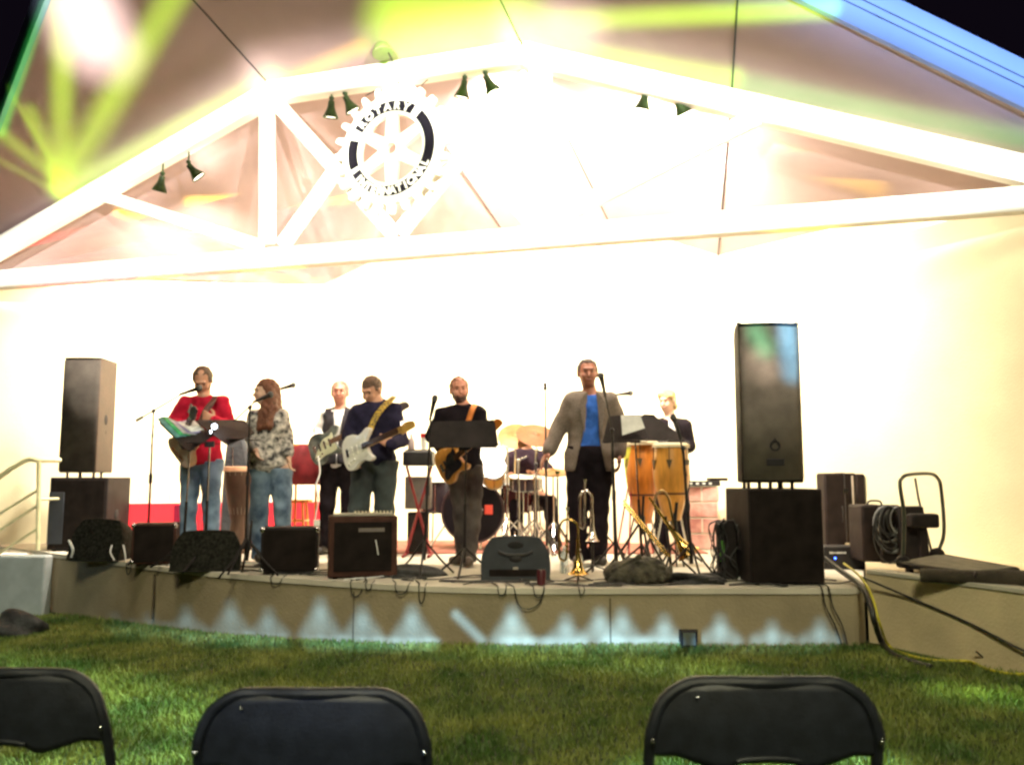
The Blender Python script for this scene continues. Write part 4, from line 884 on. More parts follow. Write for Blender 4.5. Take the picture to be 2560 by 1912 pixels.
# ---- guitars
STRAT = [(-.20, 0), (-.19, .09), (-.13, .148), (-.04, .145), (.01, .118), (.07, .128), (.13, .152), (.175, .13), (.145, .085), (.105, .045), (.105, -.035), (.125, -.085), (.155, -.125), (.11, -.145), (.05, -.120), (-.02, -.122), (-.09, -.160), (-.165, -.145), (-.20, -.07)]
ACOU = [(-.25, 0), (-.245, .12), (-.18, .19), (-.09, .185), (0, .135), (.07, .13), (.15, .145), (.20, .10), (.215, 0), (.20, -.10), (.15, -.145), (.07, -.13), (0, -.135), (-.09, -.185), (-.18, -.19), (-.245, -.12)]
def guitar(name, label, c, nd, upv, outline, body, guard, neck_len=.62, headm=WOOD, kind='e', sc_=1., strap=None, th=.045, cat='guitar', guard_m=None, hw=.07):
    c = Vector(c); x = Vector(nd).normalized(); y = (Vector(upv)-x*Vector(upv).dot(x)).normalized(); z = x.cross(y)
    if z.y > 0: pass
    t = thing(name, label, cat, c); M = Matrix((x, y, z)).transposed().to_4x4(); s_ = -1 if z.y > 0 else 1   # s_: side of the soundboard (towards the audience)
    o = smooth_loop([(a*sc_, b*sc_) for a, b in outline], 4)
    def mb(): return MB(M)
    mb().prism(o, th, (0, 0, 0), (1, 0, 0), (0, 1, 0)).build('body', body, t, bevel=.010, seg=3)
    f = s_*(th/2); e0 = max(a for a, b in outline)*sc_-.05
    nk = mb().box((e0+neck_len/2, 0, f+s_*.004), (neck_len, .050, .022)).build('neck', headm, t, bevel=.005)
    mb().box((e0+neck_len/2-.03, 0, f+s_*.018), (neck_len+.06, .048, .006)).build('fingerboard', mat('rosewood', (.10, .05, .03), .85, spec=.05) if kind != 'm' else headm, t)
    L = e0+neck_len
    ho = [(0, -.022), (.03, -.045*hw/.07), (.12, -.035), (.175, -.030), (.185, .0), (.165, .030), (.10, .045), (.03, .030), (0, .022)]
    hd = mb().prism([(L+a, b) for a, b in ho], .016, (0, 0, f+s_*.0), (1, 0, 0), (0, 1, 0)).build('headstock', headm, t, bevel=.003)
    pg = mb(); [pg.cyl((L+.035+i*.023, .030, f), (L+.035+i*.023, .062, f), .006, 6) for i in range(6)]; pg.build('tuning_pegs', CHM, hd)
    if guard: mb().prism(smooth_loop([(a*sc_, b*sc_) for a, b in guard], 3), .004, (0, 0, f+s_*.003), (1, 0, 0), (0, 1, 0)).build('pickguard', guard_m or WHT, t)
    if kind == 'a': mb().cyl((.04, 0, f), (.04, 0, f+s_*.002), .05, 24).build('sound_hole', DKL, t); mb().box((-.13, 0, f+s_*.006), (.03, .16, .012)).build('bridge', WOODD, t)
    else:
        pk = mb(); [pk.box((xx*sc_, 0, f+s_*.010), (.020, .082, .012)) for xx in (-.07, -.01, .05)]; pk.build('pickups', guard_m if kind == 'w' else BPL, t, bevel=.003)
        mb().box((-.125*sc_, 0, f+s_*.008), (.035, .075, .014)).build('bridge', CHM, t, bevel=.003); kb = mb(); [kb.cyl((-.06-.035*i, -.075-.012*i, f), (-.06-.035*i, -.075-.012*i, f+s_*.018), .011, 10) for i in range(3)]; kb.build('knobs', WHT if kind == 'w' else CHM, t)
    st_ = mb(); [st_.tube([(-.12*sc_, -.020+.008*i, f+s_*.024), (L+.05, -.015+.006*i, f+s_*.022)], .0011, 4) for i in range(6)]; st_.build('strings', CHM, t)
    return t, M, s_
def strap(t, pts, m, w_=.028):
    b = t.location; P = smooth_path([W(*p)-b for p in pts], 6); mb = MB(); vs = []
    for i, p in enumerate(P):
        tt = (P[min(i+1, len(P)-1)]-P[max(i-1, 0)]).normalized(); sd = tt.cross(Vector((0, -1, .15))).normalized()*w_; vs += [p-sd, p+sd]
    o = mb.add(vs, [(2*i, 2*i+2, 2*i+3, 2*i+1) for i in range(len(P)-1)]).build('strap', m, t); o.modifiers.new('s', 'SOLIDIFY').thickness = .004
PEARL = mat('cream_guard', (.78, .76, .68), .3)
GUARD = [(-.10, -.02), (-.02, .06), (.06, .07), (.10, .09), (.09, .0), (.11, -.08), (.04, -.10), (-.04, -.10), (-.13, -.12), (-.15, -.08)]
t, M, s_ = guitar('electric_guitar', 'white electric guitar played by the man in the navy pullover', W(900, 1122, 7.56), (.70, -.50, .26), (-.25, .2, 1), STRAT, mat('white_lacquer', (.82, .80, .76), .25, var=.02, coat=.4), GUARD, .38, mat('maple', (.55, .32, .08), .4), 'w', 1.0, guard_m=PEARL)
strap(t, [(922, 1084, 7.60), (935, 1050, 7.66), (955, 1020, 7.70), (978, 998, 7.84), (985, 990, 7.95)], mat('patterned_strap', (.06, .05, .05), .8, var=0, scale=45, c2=(.65, .42, .04)), .026)
t, M, s_ = guitar('bass_guitar', 'dark bass guitar with pale pickguard held by the man in the vest', W(818, 1112, 8.55), (.80, -.25, .36), (-.3, .2, 1), STRAT, mat('dark_teal_lacquer', (.05, .065, .065), .25, c2=(.14, .16, .15), coat=.4), GUARD, .66, mat('dark_headstock', (.05, .04, .04), .4), 'e', 1.0, guard_m=mat('mint_guard', (.62, .64, .46), .35))
t, M, s_ = guitar('bass_guitar', 'honey coloured bass guitar of the goateed man below the music stand', W(1132, 1152, 7.56), (.52, -.55, .38), (-.5, .2, .8), STRAT, WOOD, GUARD, .42, WOODD, 'e', 1.0, guard_m=BPL)
strap(t, [(1150, 1110, 7.60), (1168, 1062, 7.66), (1180, 1025, 7.70), (1188, 1010, 7.85)], mat('orange_strap', (.55, .17, .03), .8), .024)
t, M, s_ = guitar('acoustic_guitar', 'tan acoustic guitar hanging low on the man in the red shirt', W(462, 1112, 7.98), (.38, -.62, .40), (-.6, .1, .7), ACOU, mat('spruce', (.55, .33, .16), .35, coat=.3), None, .36, mat('dark_headstock', (.05, .04, .04)), 'a', .86, th=.09)
strap(t, [(500, 1062, 8.0), (512, 1030, 8.05), (530, 1005, 8.12), (538, 990, 8.25)], mat('brown_strap', (.09, .035, .03), .8), .028)
# glasses on vest man: worn, small wire
g = thing('spectacles', 'thin wire spectacles worn by the man in the vest', 'glasses', W(850, 982, 8.78))
[MB().ring(.017, .0205, 0, 2*PI, .003, (sx*.029, 0, 0), (1, 0, 0), (0, 0, 1), 18).build('rim', STB, g) for sx in (-1, 1)]; MB().tube([(-.012, 0, .004), (.012, 0, .004)], .0015).build('bridge', STB, g)
# ---- drums
DR = mat('black_drum_shell', (.03, .02, .025), .25, coat=.5); MAP = mat('maple_drum', (.70, .40, .08), .35, var=.15, coat=.4); HEAD = mat('drum_head_white', (.85, .83, .78), .5, var=.03)
kit_g = 'drum kit pieces'
c = W(1182, 1278, 9.25); b = Vector((c.x, 9.25, S0)); t = thing('bass_drum', 'large dark bass drum with a pale emblem on its front head', 'bass drum', b, group=kit_g)
z = c.z-S0; r = .325; z = max(z, r+.02)
MB().lathe([(r, 0), (r, .42)], (0, 0, z), (0, 1, 0), 36).build('shell', DR, t); MB().lathe([(r+.012, -.02), (r+.016, .01), (r+.012, .03)], (0, 0, z), (0, 1, 0), 36).build('hoop', mat('dark_hoop', (.04, .02, .02), .3), t)
MB().cyl((0, -.021, z), (0, -.012, z), r-.01, 36).build('head', mat('black_head', (.008, .006, .008), .5, spec=.1), t)
em = MB(); em.ring(.045, .075, 0, 2*PI, .004, (.0, -.026, z+.02), (1, 0, 0), (0, 0, 1), 16)
for i in range(8): a = i*PI/4; em.box((.085*math.cos(a), -.026, z+.02+.085*math.sin(a)), (.05, .004, .022), Matrix.Rotation(-a, 3, 'Y'))
em.build('emblem', mat('pale_pink', (.65, .5, .52), .6), t)
MB().box((.17, -.03, z+.02), (.085, .012, .10)).build('red_tag', mat('red_patch', (.75, .08, .05), .6), t, bevel=.008)
[MB().box(((r+.01)*math.cos(a), .20, z+(r+.01)*math.sin(a)), (.02, .30, .02)).build('tension_rod', CHM, t) for a in [i*PI/4+.3 for i in range(8)]]
for sx in (-1, 1): MB().tube([(sx*r*.8, .1, z*.8), (sx*(r+.14), -.08, .01)], .009).build('spur', CHM, t)
def drum(name, label, px, py, Y, r, h, shell, tilt=0, legs=True, headm=HEAD, rimw=.012):
    c = W(px, py, Y); b = Vector((c.x, Y, S0)); t = thing(name, label, 'drum', b, group=kit_g); zc = c.z-S0; ax = (0, -math.sin(tilt), math.cos(tilt)); a = Vector(ax)
    o = Vector((0, 0, zc))-a*h/2
    MB().lathe([(r, 0), (r, h)], o, a, 28).build('shell', shell, t); MB().lathe([(r-.004, 0), (r-.004, .006)], o+a*h, a, 28).build('head', headm, t)
    for k in (.0, h-.012): MB().lathe([(r+.001, 0), (r+rimw, .002), (r+rimw, .014), (r+.001, .016)], o+a*k, a, 28).build('rim', CHM, t)
    u = a.orthogonal().normalized(); v = a.cross(u); lg = MB()
    for i in range(8): d = u*math.cos(i*PI/4)+v*math.sin(i*PI/4); lg.tube([o+d*(r+.010)+a*.02, o+d*(r+.010)+a*(h-.02)], .005, 5)
    lg.build('lugs', CHM, t)
    if legs:
        for i in range(3): q = i*2*PI/3+.4; MB().tube([o+Vector((r*.9*math.cos(q), r*.9*math.sin(q), h*.4)), (r*1.15*math.cos(q), r*1.15*math.sin(q), .01)], .008, 6).build('leg', CHM, t)
    return t
drum('rack_tom', 'maple tom drum glowing white on top behind the goateed man', 1234, 1184, 9.15, .125, .24, MAP, R(62), False)
t = bpy.data.objects['rack_tom']; MB().tube([(0, .12, W(1234, 1184, 9.15).z-S0-.05), (.02, .2, .72)], .012).build('mount', CHM, t)
drum('rack_tom', 'chrome rimmed tom drum above the maple tom', 1214, 1142, 9.5, .115, .16, HEAD, R(55), False)
t = bpy.data.objects['rack_tom.001']; MB().tube([(0, .1, W(1214, 1142, 9.5).z-S0-.05), (0, .1, .60)], .012).build('mount', CHM, t)
drum('snare_drum', 'dark snare drum in front of the seated drummer', 1312, 1208, 9.2, .17, .14, DR, R(8))
drum('floor_tom', 'dark floor tom left of the bass drum', 1092, 1240, 9.6, .19, .34, DR, R(4))
def cym(label, px, py, Y, r, tilt, roll=0, m=BRZ, hat=False):
    c = W(px, py, Y); b = Vector((c.x, Y, S0)); t = thing('cymbal', label, 'cymbal', b, group='cymbals on stands'); zc = c.z-S0
    ax = Vector((math.sin(roll), -math.sin(tilt), math.cos(tilt)))
    prof = [(r, 0), (r*.6, .012), (r*.22, .018), (r*.18, .034), (r*.05, .042), (.006, .043), (.006, .038), (r*.17, .030), (r*.6, .008), (r, -.003)]
    MB().lathe(prof, (0, 0, zc), ax, 36).build('cymbal_plate', m, t)
    if hat: MB().lathe([(p[0], -p[1]-.012) for p in prof], (0, 0, zc), ax, 36).build('lower_plate', m, t)
    MB().tube([(0, .02, .2), (0, .01, zc+.05)], [.012, .007], 8).build('stand_pole', CHM, t)
    for i in range(3): a = .5+i*2*PI/3; MB().tube([(0, .02, .32), (.26*math.cos(a), .26*math.sin(a), .01)], .009, 6).build('leg', CHM, t)
cym('bright bronze cymbal, the left one in front of the drummer', 1288, 1090, 9.35, .19, R(48), -.05, mat('bright_bronze', (.20, .09, .02), .5, .4, var=.2, scale=15))
cym('darker bronze cymbal, the right one reaching towards the grey blazer', 1340, 1088, 9.2, .215, R(36), .12)
cym('pair of hi-hat cymbals behind the hand of the man in the blazer', 1383, 1180, 9.0, .16, R(14), 0, mat('bright_bronze', (.80, .50, .16)), True)
t = thing('drum_stool', 'round black stool under the drummer', 'stool', Vector((W(1322, 1240, 9.8).x, 9.8, S0))); zz = W(1322, 1248, 9.8).z-S0
MB().lathe([(.16, -.09), (.18, -.06), (.18, -.01), (.15, .0)], (0, 0, zz-.04), n=24).build('seat', BLK, t); MB().cyl((0, 0, .15), (0, 0, zz-.12), .016).build('pole', CHM, t)
for i in range(3): a = 1+i*2*PI/3; MB().tube([(0, 0, .25), (.24*math.cos(a), .24*math.sin(a), .01)], .010).build('leg', CHM, t)
for i, (px, py, Y, tx, ty) in enumerate(((1268, 1120, 9.0, 1240, 1105), (1296, 1150, 8.8, 1318, 1140), (1222, 1128, 9.6, 1205, 1100), (1336, 1190, 8.7, 1350, 1170))):
    b = lo_(px, Y); t = thing('cymbal_stand', ('chrome boom stand left of the bright cymbal', 'chrome stand in front of the snare drum', 'chrome stand behind the maple tom', 'low chrome stand between the snare drum and the hand of the tall man')[i], 'stand', b, group='chrome stands of the drum kit'); tp = W(px, py, Y)-b
    MB().tube([(0, 0, .1), tp*.6, tp], [.013, .012, .008], 8).build('pole', CHM, t); MB().tube([tp, W(tx, ty, Y)-b], .007).build('boom', CHM, t); MB().ball(tp, .02, 10, 6).build('joint_or_shadow', CHM, t)
    for j in range(3): a = .3+i+j*2*PI/3; MB().tube([(0, 0, .36), (.15*math.cos(a), .15*math.sin(a), .2), (.27*math.cos(a), .27*math.sin(a), .01)], .009, 6).build('leg', CHM, t)
drum('floor_tom', 'dark wine floor tom with chrome lugs right of the bass drum', 1290, 1245, 9.45, .17, .30, mat('wine_shell', (.07, .015, .02), .25, coat=.5), R(3))
# congas
def conga(label, px, y0, y1, Y, rt, shell, marks=True, legs=False):
    zt = W(px, y0, Y).z-S0; zb = W(px, y1, Y).z-S0; b = lo_(px, Y); t = thing('conga_drum', label, 'conga drum', b, group='conga drums'); h = zt-zb
    prof = [(rt*.52, 0), (rt*.66, h*.12), (rt*.86, h*.30), (rt*1.04, h*.48), (rt*1.10, h*.62), (rt*1.08, h*.75), (rt*1.0, h*.92), (rt*.98, h)]
    MB().lathe(prof, (0, 0, zb), n=36).build('shell', shell, t)
    MB().lathe([(rt*.99, 0), (rt*1.12, .004), (rt*1.12, .030), (rt*1.02, .036)], (0, 0, zt-.028), n=36).build('rim', HIDE, t); MB().lathe([(rt*1.02, 0), (rt*.98, .010)], (0, 0, zt+.006), n=36).build('head', HIDE, t)
    lg = MB(); kk = 6
    for i in range(kk):
        a = -PI/2+(i-.5)*2*PI/kk*1.0+.25; d = Vector((math.cos(a), math.sin(a), 0)); pr = rt*1.07
        if i == 1: lg.box(d*(pr+.012)+Vector((0, 0, zt-h*.235)), (.052, .014, .048), Matrix.Rotation(a+PI/2, 3, 'Z'))
        else:
            u = Vector((-d.y, d.x, 0)); q = d*(pr+.014)+Vector((0, 0, zt-h*.20)); lg.add([q-u*.026, q+u*.026, q-Vector((0, 0, .085)), q-u*.026-d*.02, q+u*.026-d*.02, q-Vector((0, 0, .085))-d*.02], [(0, 2, 1), (3, 4, 5), (0, 1, 4, 3), (1, 2, 5, 4), (2, 0, 3, 5)])
        lg.tube([d*(pr+.012)+Vector((0, 0, zt-h*.20)), d*(rt*1.11)+Vector((0, 0, zt-.02))], .004, 5)
    lg.build('tuning_lugs', mat('tarnished_lug', (.09, .06, .03), .5, .4), t)
    MB().lathe([(rt*.90+.003, 0), (rt*.94+.003, .018)], (0, 0, zb+h*.34), n=36).build('band', mat('dark_band', (.10, .03, .01), .6), t)
    for i in range(3): a = .5+i*2*PI/3; MB().tube([Vector((rt*.6*math.cos(a), rt*.6*math.sin(a), zb+h*.1)), (rt*1.3*math.cos(a), rt*1.3*math.sin(a), .01)], .009).build('leg', CHM, t)
conga('light honey conga drum standing in front on the right', 1676, 1112, 1300, 7.75, .148, WOOD)
conga('darker orange conga drum behind and left of the light one', 1604, 1106, 1308, 8.30, .145, WOODD)
c = lo_(1578, 8.3); t = thing('hand_drum', 'slim yellow hand drum beside the dark conga', 'drum', c)
z0_ = W(1578, 1215, 8.3).z-S0; z1_ = W(1578, 1110, 8.3).z-S0; MB().lathe([(.05, 0), (.07, (z1_-z0_)*.4), (.085, (z1_-z0_)*.8), (.085, z1_-z0_)], (0, 0, z0_), n=24).build('shell', mat('lime_yellow_shell', (.62, .60, .08), .4), t); MB().lathe([(.088, 0), (.092, .03)], (0, 0, z1_-.03), n=24).build('head', HIDE, t)
for i in range(3): a = i*2*PI/3+.2; MB().tube([(.04*math.cos(a), .04*math.sin(a), z0_+.03), (.22*math.cos(a), .22*math.sin(a), .01)], .008).build('leg', mat('red_metal', (.45, .02, .03)), t)
c = lo_(604, 9.0); t = thing('djembe_drum', 'brown goblet drum with a tan rim between the guitarist and the woman', 'drum', c); zt = W(604, 1172, 9.0).z-S0
MB().lathe([(.11, 0), (.10, .04), (.075, zt*.38), (.12, zt*.62), (.155, zt*.85), (.16, zt)], n=28).build('shell', mat('dark_walnut', (.07, .035, .02), .5, stretch=(5, 5, 1)), t); MB().lathe([(.158, 0), (.168, .01), (.164, .05), (.14, .055)], (0, 0, zt-.03), n=28).build('head', mat('tan_hide', (.62, .36, .22), .6), t)
rp_ = MB(); [rp_.tube([(.163*math.cos(a), .163*math.sin(a), zt-.02), (.092*math.cos(a+.2), .092*math.sin(a+.2), zt*.46)], .003, 4) for a in [i*PI/8 for i in range(16)]]; rp_.build('ropes', mat('rope', (.3, .25, .18), .9), t)
c = lo_(598, 9.5); t = thing('instrument_bag', 'dark padded instrument bag standing behind the goblet drum', 'bag', c); zt = W(598, 1090, 9.5).z-S0
MB().prism(smooth_loop([(-.12, .02), (-.14, zt*.5), (-.11, zt*.92), (-.05, zt), (.05, zt), (.12, zt*.85), (.17, zt*.45), (.15, .02)], 3), .18).build('bag_body', mat('dark_slate_nylon', (.045, .05, .06), .8, bump=.5, bscale=30), t, bevel=.03)
MB().tube(smooth_path([(-.03, -.095, zt*.9), (-.02, -.12, zt*.75), (.0, -.1, zt*.6)], 4), .008).build('zip', CHM, t)
# red draped stool and table between the woman and the vest man
c = lo_(768, 9.2); t = thing('draped_table', 'small table under a dark red cloth between the woman and the bass player', 'table', c); zt = W(768, 1112, 9.2).z-S0
MB().box((0, 0, zt-.01), (.34, .34, .02)).build('table_top', WOODD, t, bevel=.004)
vs = []; n_ = 40
for k, (rr, zz) in enumerate(((.17, zt+.004), (.205, zt-.06), (.215, zt-.30), (.20, zt-.42))):
    for i in range(n_): a = 2*PI*i/n_; q = rr*(1+(.08*k*math.sin(7*a)/3)); vs.append((q*math.cos(a), q*math.sin(a), zz))
o = MB().add(vs, [(r_*n_+i, r_*n_+(i+1) % n_, (r_+1)*n_+(i+1) % n_, (r_+1)*n_+i) for r_ in range(3) for i in range(n_)]+[tuple(range(n_-1, -1, -1))]).build('red_cloth', DRD, t); o.modifiers.new('s', 'SOLIDIFY').thickness = .004
for sx in (-1, 1):
    for sy in (-1, 1): MB().tube([(sx*.14, sy*.14, 0), (sx*.14, sy*.14, zt-.02)], .012).build('leg', WOODD, t)
# stacked wooden stools' slats: orange legs behind the woman
c = lo_(748, 9.6); t = thing('wooden_stool', 'orange wooden stool in front of the red ledge', 'stool', c)
MB().cyl((0, 0, .50), (0, 0, .53), .17, 24).build('seat', WOODD, t)
for i in range(4): a = PI/4+i*PI/2; MB().tube([(.11*math.cos(a), .11*math.sin(a), .50), (.17*math.cos(a), .17*math.sin(a), 0)], .014).build('leg', WOOD, t)
for z in (.18, .30): MB().tube([(.15*math.cos(a), .15*math.sin(a), z) for a in [PI/4+i*PI/2 for i in range(4)]], .009, closed=True).build('rung', WOOD, t)
# bench behind
# small gear on the red ledge
for i, (px, lb) in enumerate(((356, 'leftmost small receiver box with upright aerials on the red ledge'), (432, 'receiver box with aerials on the red ledge beside the jeans'))):
    p = W(px, 1256, 10.05); t = thing('wireless_receiver', lb, 'receiver', Vector((p.x, 10.05, S0+.432)), group='receivers on the red ledge'); MB().box((0, 0, .02), (.13, .09, .04)).build('case', BPL, t, bevel=.004)
    for sx in (-1, 1): MB().tube([(sx*.05, 0, .04), (sx*.02+.03*i, 0, .55), (sx*.015+.12, .0, .95)], .003, 5).build('aerial', GRL, t)
# bottles
for px, py, lb, hh, g_ in ((1411, 1432, 'clear water bottle behind the golden flugelhorn', .22, GLS), (1447, 1422, 'clear bottle right of the golden flugelhorn', .17, GLS)):
    p = WZ(px, py, S0); t = thing('water_bottle', lb, 'bottle', p, group='clear bottles on the stage floor'); MB().lathe([(.03, 0), (.036, .01), (.036, hh*.62), (.013, hh*.85), (.013, hh*.94)], n=16).build('bottle_body', g_, t); MB().cyl((0, 0, hh*.93), (0, 0, hh), .016, 12).build('cap', WHT, t)
# brass
def trumpet(name, label, px, Y, ytop, ybot, m, big=1., lean=.0, group='trumpets on floor stands'):
    b = lo_(px, Y); zt = W(px, ytop, Y).z-S0; zb = max(W(px, ybot, Y).z-S0, .06); t = thing(name, label, 'trumpet', b, group=group); L = zt-zb
    x1 = .055*big
    MB().lathe([(.062*big, 0), (.045*big, .012), (.028*big, .05), (.016*big, .12), (.010, .24), (.008, L*.62)], (x1, 0, zb), (0, 0, 1), 20).build('bell', m, t)
    MB().tube(smooth_path([(x1, 0, zb+L*.60), (x1*.95, 0, zb+L*.74), (0, 0, zb+L*.82), (-x1*.8, 0, zb+L*.72), (-x1*.9, 0, zb+L*.30), (-x1*.7, 0, zb+L*.22), (-x1*.2, 0, zb+L*.24), (-x1*.1, 0, zb+L*.60)], 5), .0085).build('main_tube', m, t)
    MB().tube([(-x1*.1, 0, zb+L*.58), (-x1*.05, 0, zt-.03)], .006).build('leadpipe', m, t); MB().lathe([(.006, 0), (.014, .03), (.015, .036)], (-x1*.05, 0, zt-.035), (0, 0, 1), 12).build('mouthpiece', CHM, t)
    for i in range(3): MB().cyl((-.01, -.028+.0*i, zb+L*(.34+.075*i)), (-.01, .075, zb+L*(.34+.075*i)), .0125, 12).build('valve', m, t)
    MB().cyl((x1, 0, .02), (x1, 0, zb+.10), .009).build('stand_peg', STB, t)
    for i in range(3): a = .4+i*2*PI/3; MB().tube([(x1, 0, .05), (x1+.12*math.cos(a), .12*math.sin(a), .008)], .006).build('stand_leg', STB, t)
SILV = mat('silver_plate', (.78, .72, .66), .2, 1.0, var=.08)
trumpet('trumpet', 'silver trumpet upright on a stand before the legs of the tall man', 1462, 7.3, 1198, 1352, SILV)
t = bpy.data.objects['trumpet']; MB().tube([(.055, 0, .0), (.055, 0, .25)], .012).build('stand_post', STB, t)
trumpet('flugelhorn', 'golden flugelhorn upright on a stand beside the grey floor monitor', 1418, 6.55, 1268, 1440, BRS, 1.35)
t = bpy.data.objects['flugelhorn']; t['category'] = 'flugelhorn'
b = lo_(1393, 8.9); t = thing('instrument_stand', 'short stand with a green cone top left of the blazer', 'instrument stand', b); zc = W(1393, 1178, 8.9).z-S0
MB().lathe([(.006, 0), (.010, .04), (.026, .075), (.028, .085)], (0, 0, zc-.08), n=14).build('cone', mat('green_cone', (.03, .10, .04), .5), t); MB().tube([(0, 0, .2), (0, 0, zc-.07)], .010).build('pole', STB, t); tripod(t, b, .2, .3)
# trombone on a stand
b = lo_(1672, 7.0); t = thing('trombone', 'brass trombone leaning on its stand in front of the congas, bell at the right', 'trombone', b)
def q(px, py, Y=7.0): return W(px, py, Y)-b
MB().lathe([(.10, 0), (.085, .015), (.055, .06), (.03, .14), (.018, .26), (.011, .42), (.009, .55)], q(1722, 1385), q(1640, 1268)-q(1722, 1385), 24).build('bell', BRS, t)
MB().tube(smooth_path([q(1660, 1296), q(1636, 1262), q(1640, 1238), q(1656, 1226), q(1672, 1246), q(1680, 1290), q(1690, 1330), q(1700, 1360)], 5), .010).build('tuning_slide', mat('aged_brass', (.36, .24, .10), .3, 1.0), t)
for dy in (0, 9): MB().tube([q(1558, 1250+dy, 7.1), q(1668, 1382+dy, 6.95)], .0085).build('slide_tube', BRS, t)
MB().tube(smooth_path([q(1668, 1382, 6.95), q(1674, 1388, 6.95), q(1670, 1392, 6.95)], 3), .0085).build('slide_bow', BRS, t)
for i in range(2): MB().tube([q(1590+40*i, 1288+48*i, 7.06), q(1590+40*i, 1298+48*i, 7.06)], .006).build('crossbar', BRS, t)
MB().tube([(0, 0, .02), q(1664, 1290)], .012).build('stand_post', STB, t); MB().tube([q(1692, 1255), q(1688, 1300), (0.04, .0, .25)], .014).build('stand_hook', STB, t); tripod(t, b, .2, .22)
for pxa, pxb in ((1615, 1668), (1640, 1625)):
    pass
# trombone-side crossed low stand
b = lo_(1600, 7.3); t = thing('folding_stand', 'low folded black metal stand between the conga drums and the dark bag', 'stand', b); tripod(t, b, .3, .42, .7, .011); MB().tube([(0, 0, .3), (0.02, 0, .62)], .012).build('pole', STB, t)
# dark bag / coiled coat
def soft_bag(c):
    S = SDF((-.34, -.24, -.02), (.34, .24, .30), .008)
    S.ell((0, 0, .07), (.24, .15, .10), k=0); S.ell((.07, .0, .12), (.15, .11, .075), k=.03); S.ell((-.14, -.03, .06), (.10, .10, .07), k=.02); S.ell((.18, .0, .06), (.09, .11, .065), k=.02)
    for i in range(7):
        a = -.20+.062*i; S.cap((a, -.13, .03), (a+.10, -.05+.01*i, .17-.012*abs(i-3)), .020, .012, k=.012)
    S.cap((-.18, -.10, .10), (.02, -.06, .20), .016, k=.01); S.cap((.0, -.10, .16), (.20, -.08, .12), .014, k=.01)
    S.wrinkle(.006, .9, 3); S.cut(lambda X, Y, Z: .003-Z)
    o = S.build('soft_bag', mat('olive_black_canvas', (.016, .015, .011), .85, var=.3, scale=16, bump=.8, bscale=40, c2=(.055, .048, .03)), None); o.location = c
    return tag(o, 'dark crumpled canvas bag slumped on the stage edge', 'bag')
p = WZ(1577, 1446, S0); soft_bag((p.x, 6.52, S0)); 0 and lump('soft_bag', (p.x, 6.52, S0), (.245, .17, .155), mat('olive_black_canvas', (.02, .019, .014), .85, var=.3, scale=9, bump=1., bscale=14, c2=(.085, .075, .05), stretch=(1, 1, 2.5)), 'dark mottled canvas bag slumped on the stage edge', 'bag', 5, .26, nn=64)
p = WZ(1730, 1448, S0); lump('cloth_heap', (p.x, 6.50, S0), (.20, .10, .06), BAGM, 'low heap of dark cloth and leads left of the large subwoofer', 'cloth', 11, .35)
p = WZ(1120, 1418, S0); lump('cable_bag', (p.x-.25, 6.95, S0), (.26, .10, .06), BAGM, 'flat black bag on the stage floor left of the goateed man', 'bag', 8, .3)
# box with lead bundle left of the right subwoofer
p = lo_(1812, 6.75); t = thing('cable_stand', 'black post with a bundle of hanging leads beside the large subwoofer', 'cable rack', p); zt = W(1812, 1300, 6.75).z-S0
MB().box((0, .03, zt/2), (.15, .10, zt)).build('post', BLK, t, bevel=.01); MB().box((-.055, -.03, zt*.48), (.035, .012, .16)).build('green_label', mat('green_label', (.10, .40, .03), .6), t, bevel=.004)
rg = random.Random(4)
for i in range(16):
    x0 = rg.uniform(-.15, .09); P_ = [(x0*.5, -.04, zt+rg.uniform(-.02, .03)), (x0-.02, -.06-rg.random()*.04, zt-.04), (x0+rg.uniform(-.07, .03), -.07, zt*rg.uniform(.45, .8)), (x0+rg.uniform(-.08, .06), -.05-rg.random()*.08, zt*rg.uniform(.1, .35)), (x0+rg.uniform(-.1, .1), -.08, .008)]
    MB().tube(smooth_path(P_, 5), rg.uniform(.003, .006), 5).build('lead', CBL, t)
MB().tube(smooth_path([(.06, -.06, zt-.03), (.10, -.09, zt*.6), (.12, -.10, zt*.3), (.05, -.10, .01)], 6), .006, 6).build('white_lead', CBW, t)
# flat gear on the brick pier
p = W(1780, 1212, 9.45); t = thing('effects_rack', 'flat black electronic unit lying on the brick pier', 'equipment', Vector((p.x-.05, 9.5, W(1722, 1215, 9.6).z+.001)))
MB().box((-.08, 0, .030), (.42, .2, .055)).build('case', BPL, t, bevel=.006); MB().box((.12, 0, .075), (.20, .16, .035)).build('upper_unit', BLK, t, bevel=.01); e = MB(); [e.box((-.26+.07*i, -.102, .03), (.03, .006, .02)) for i in range(5)]; e.build('buttons', PAP, t)

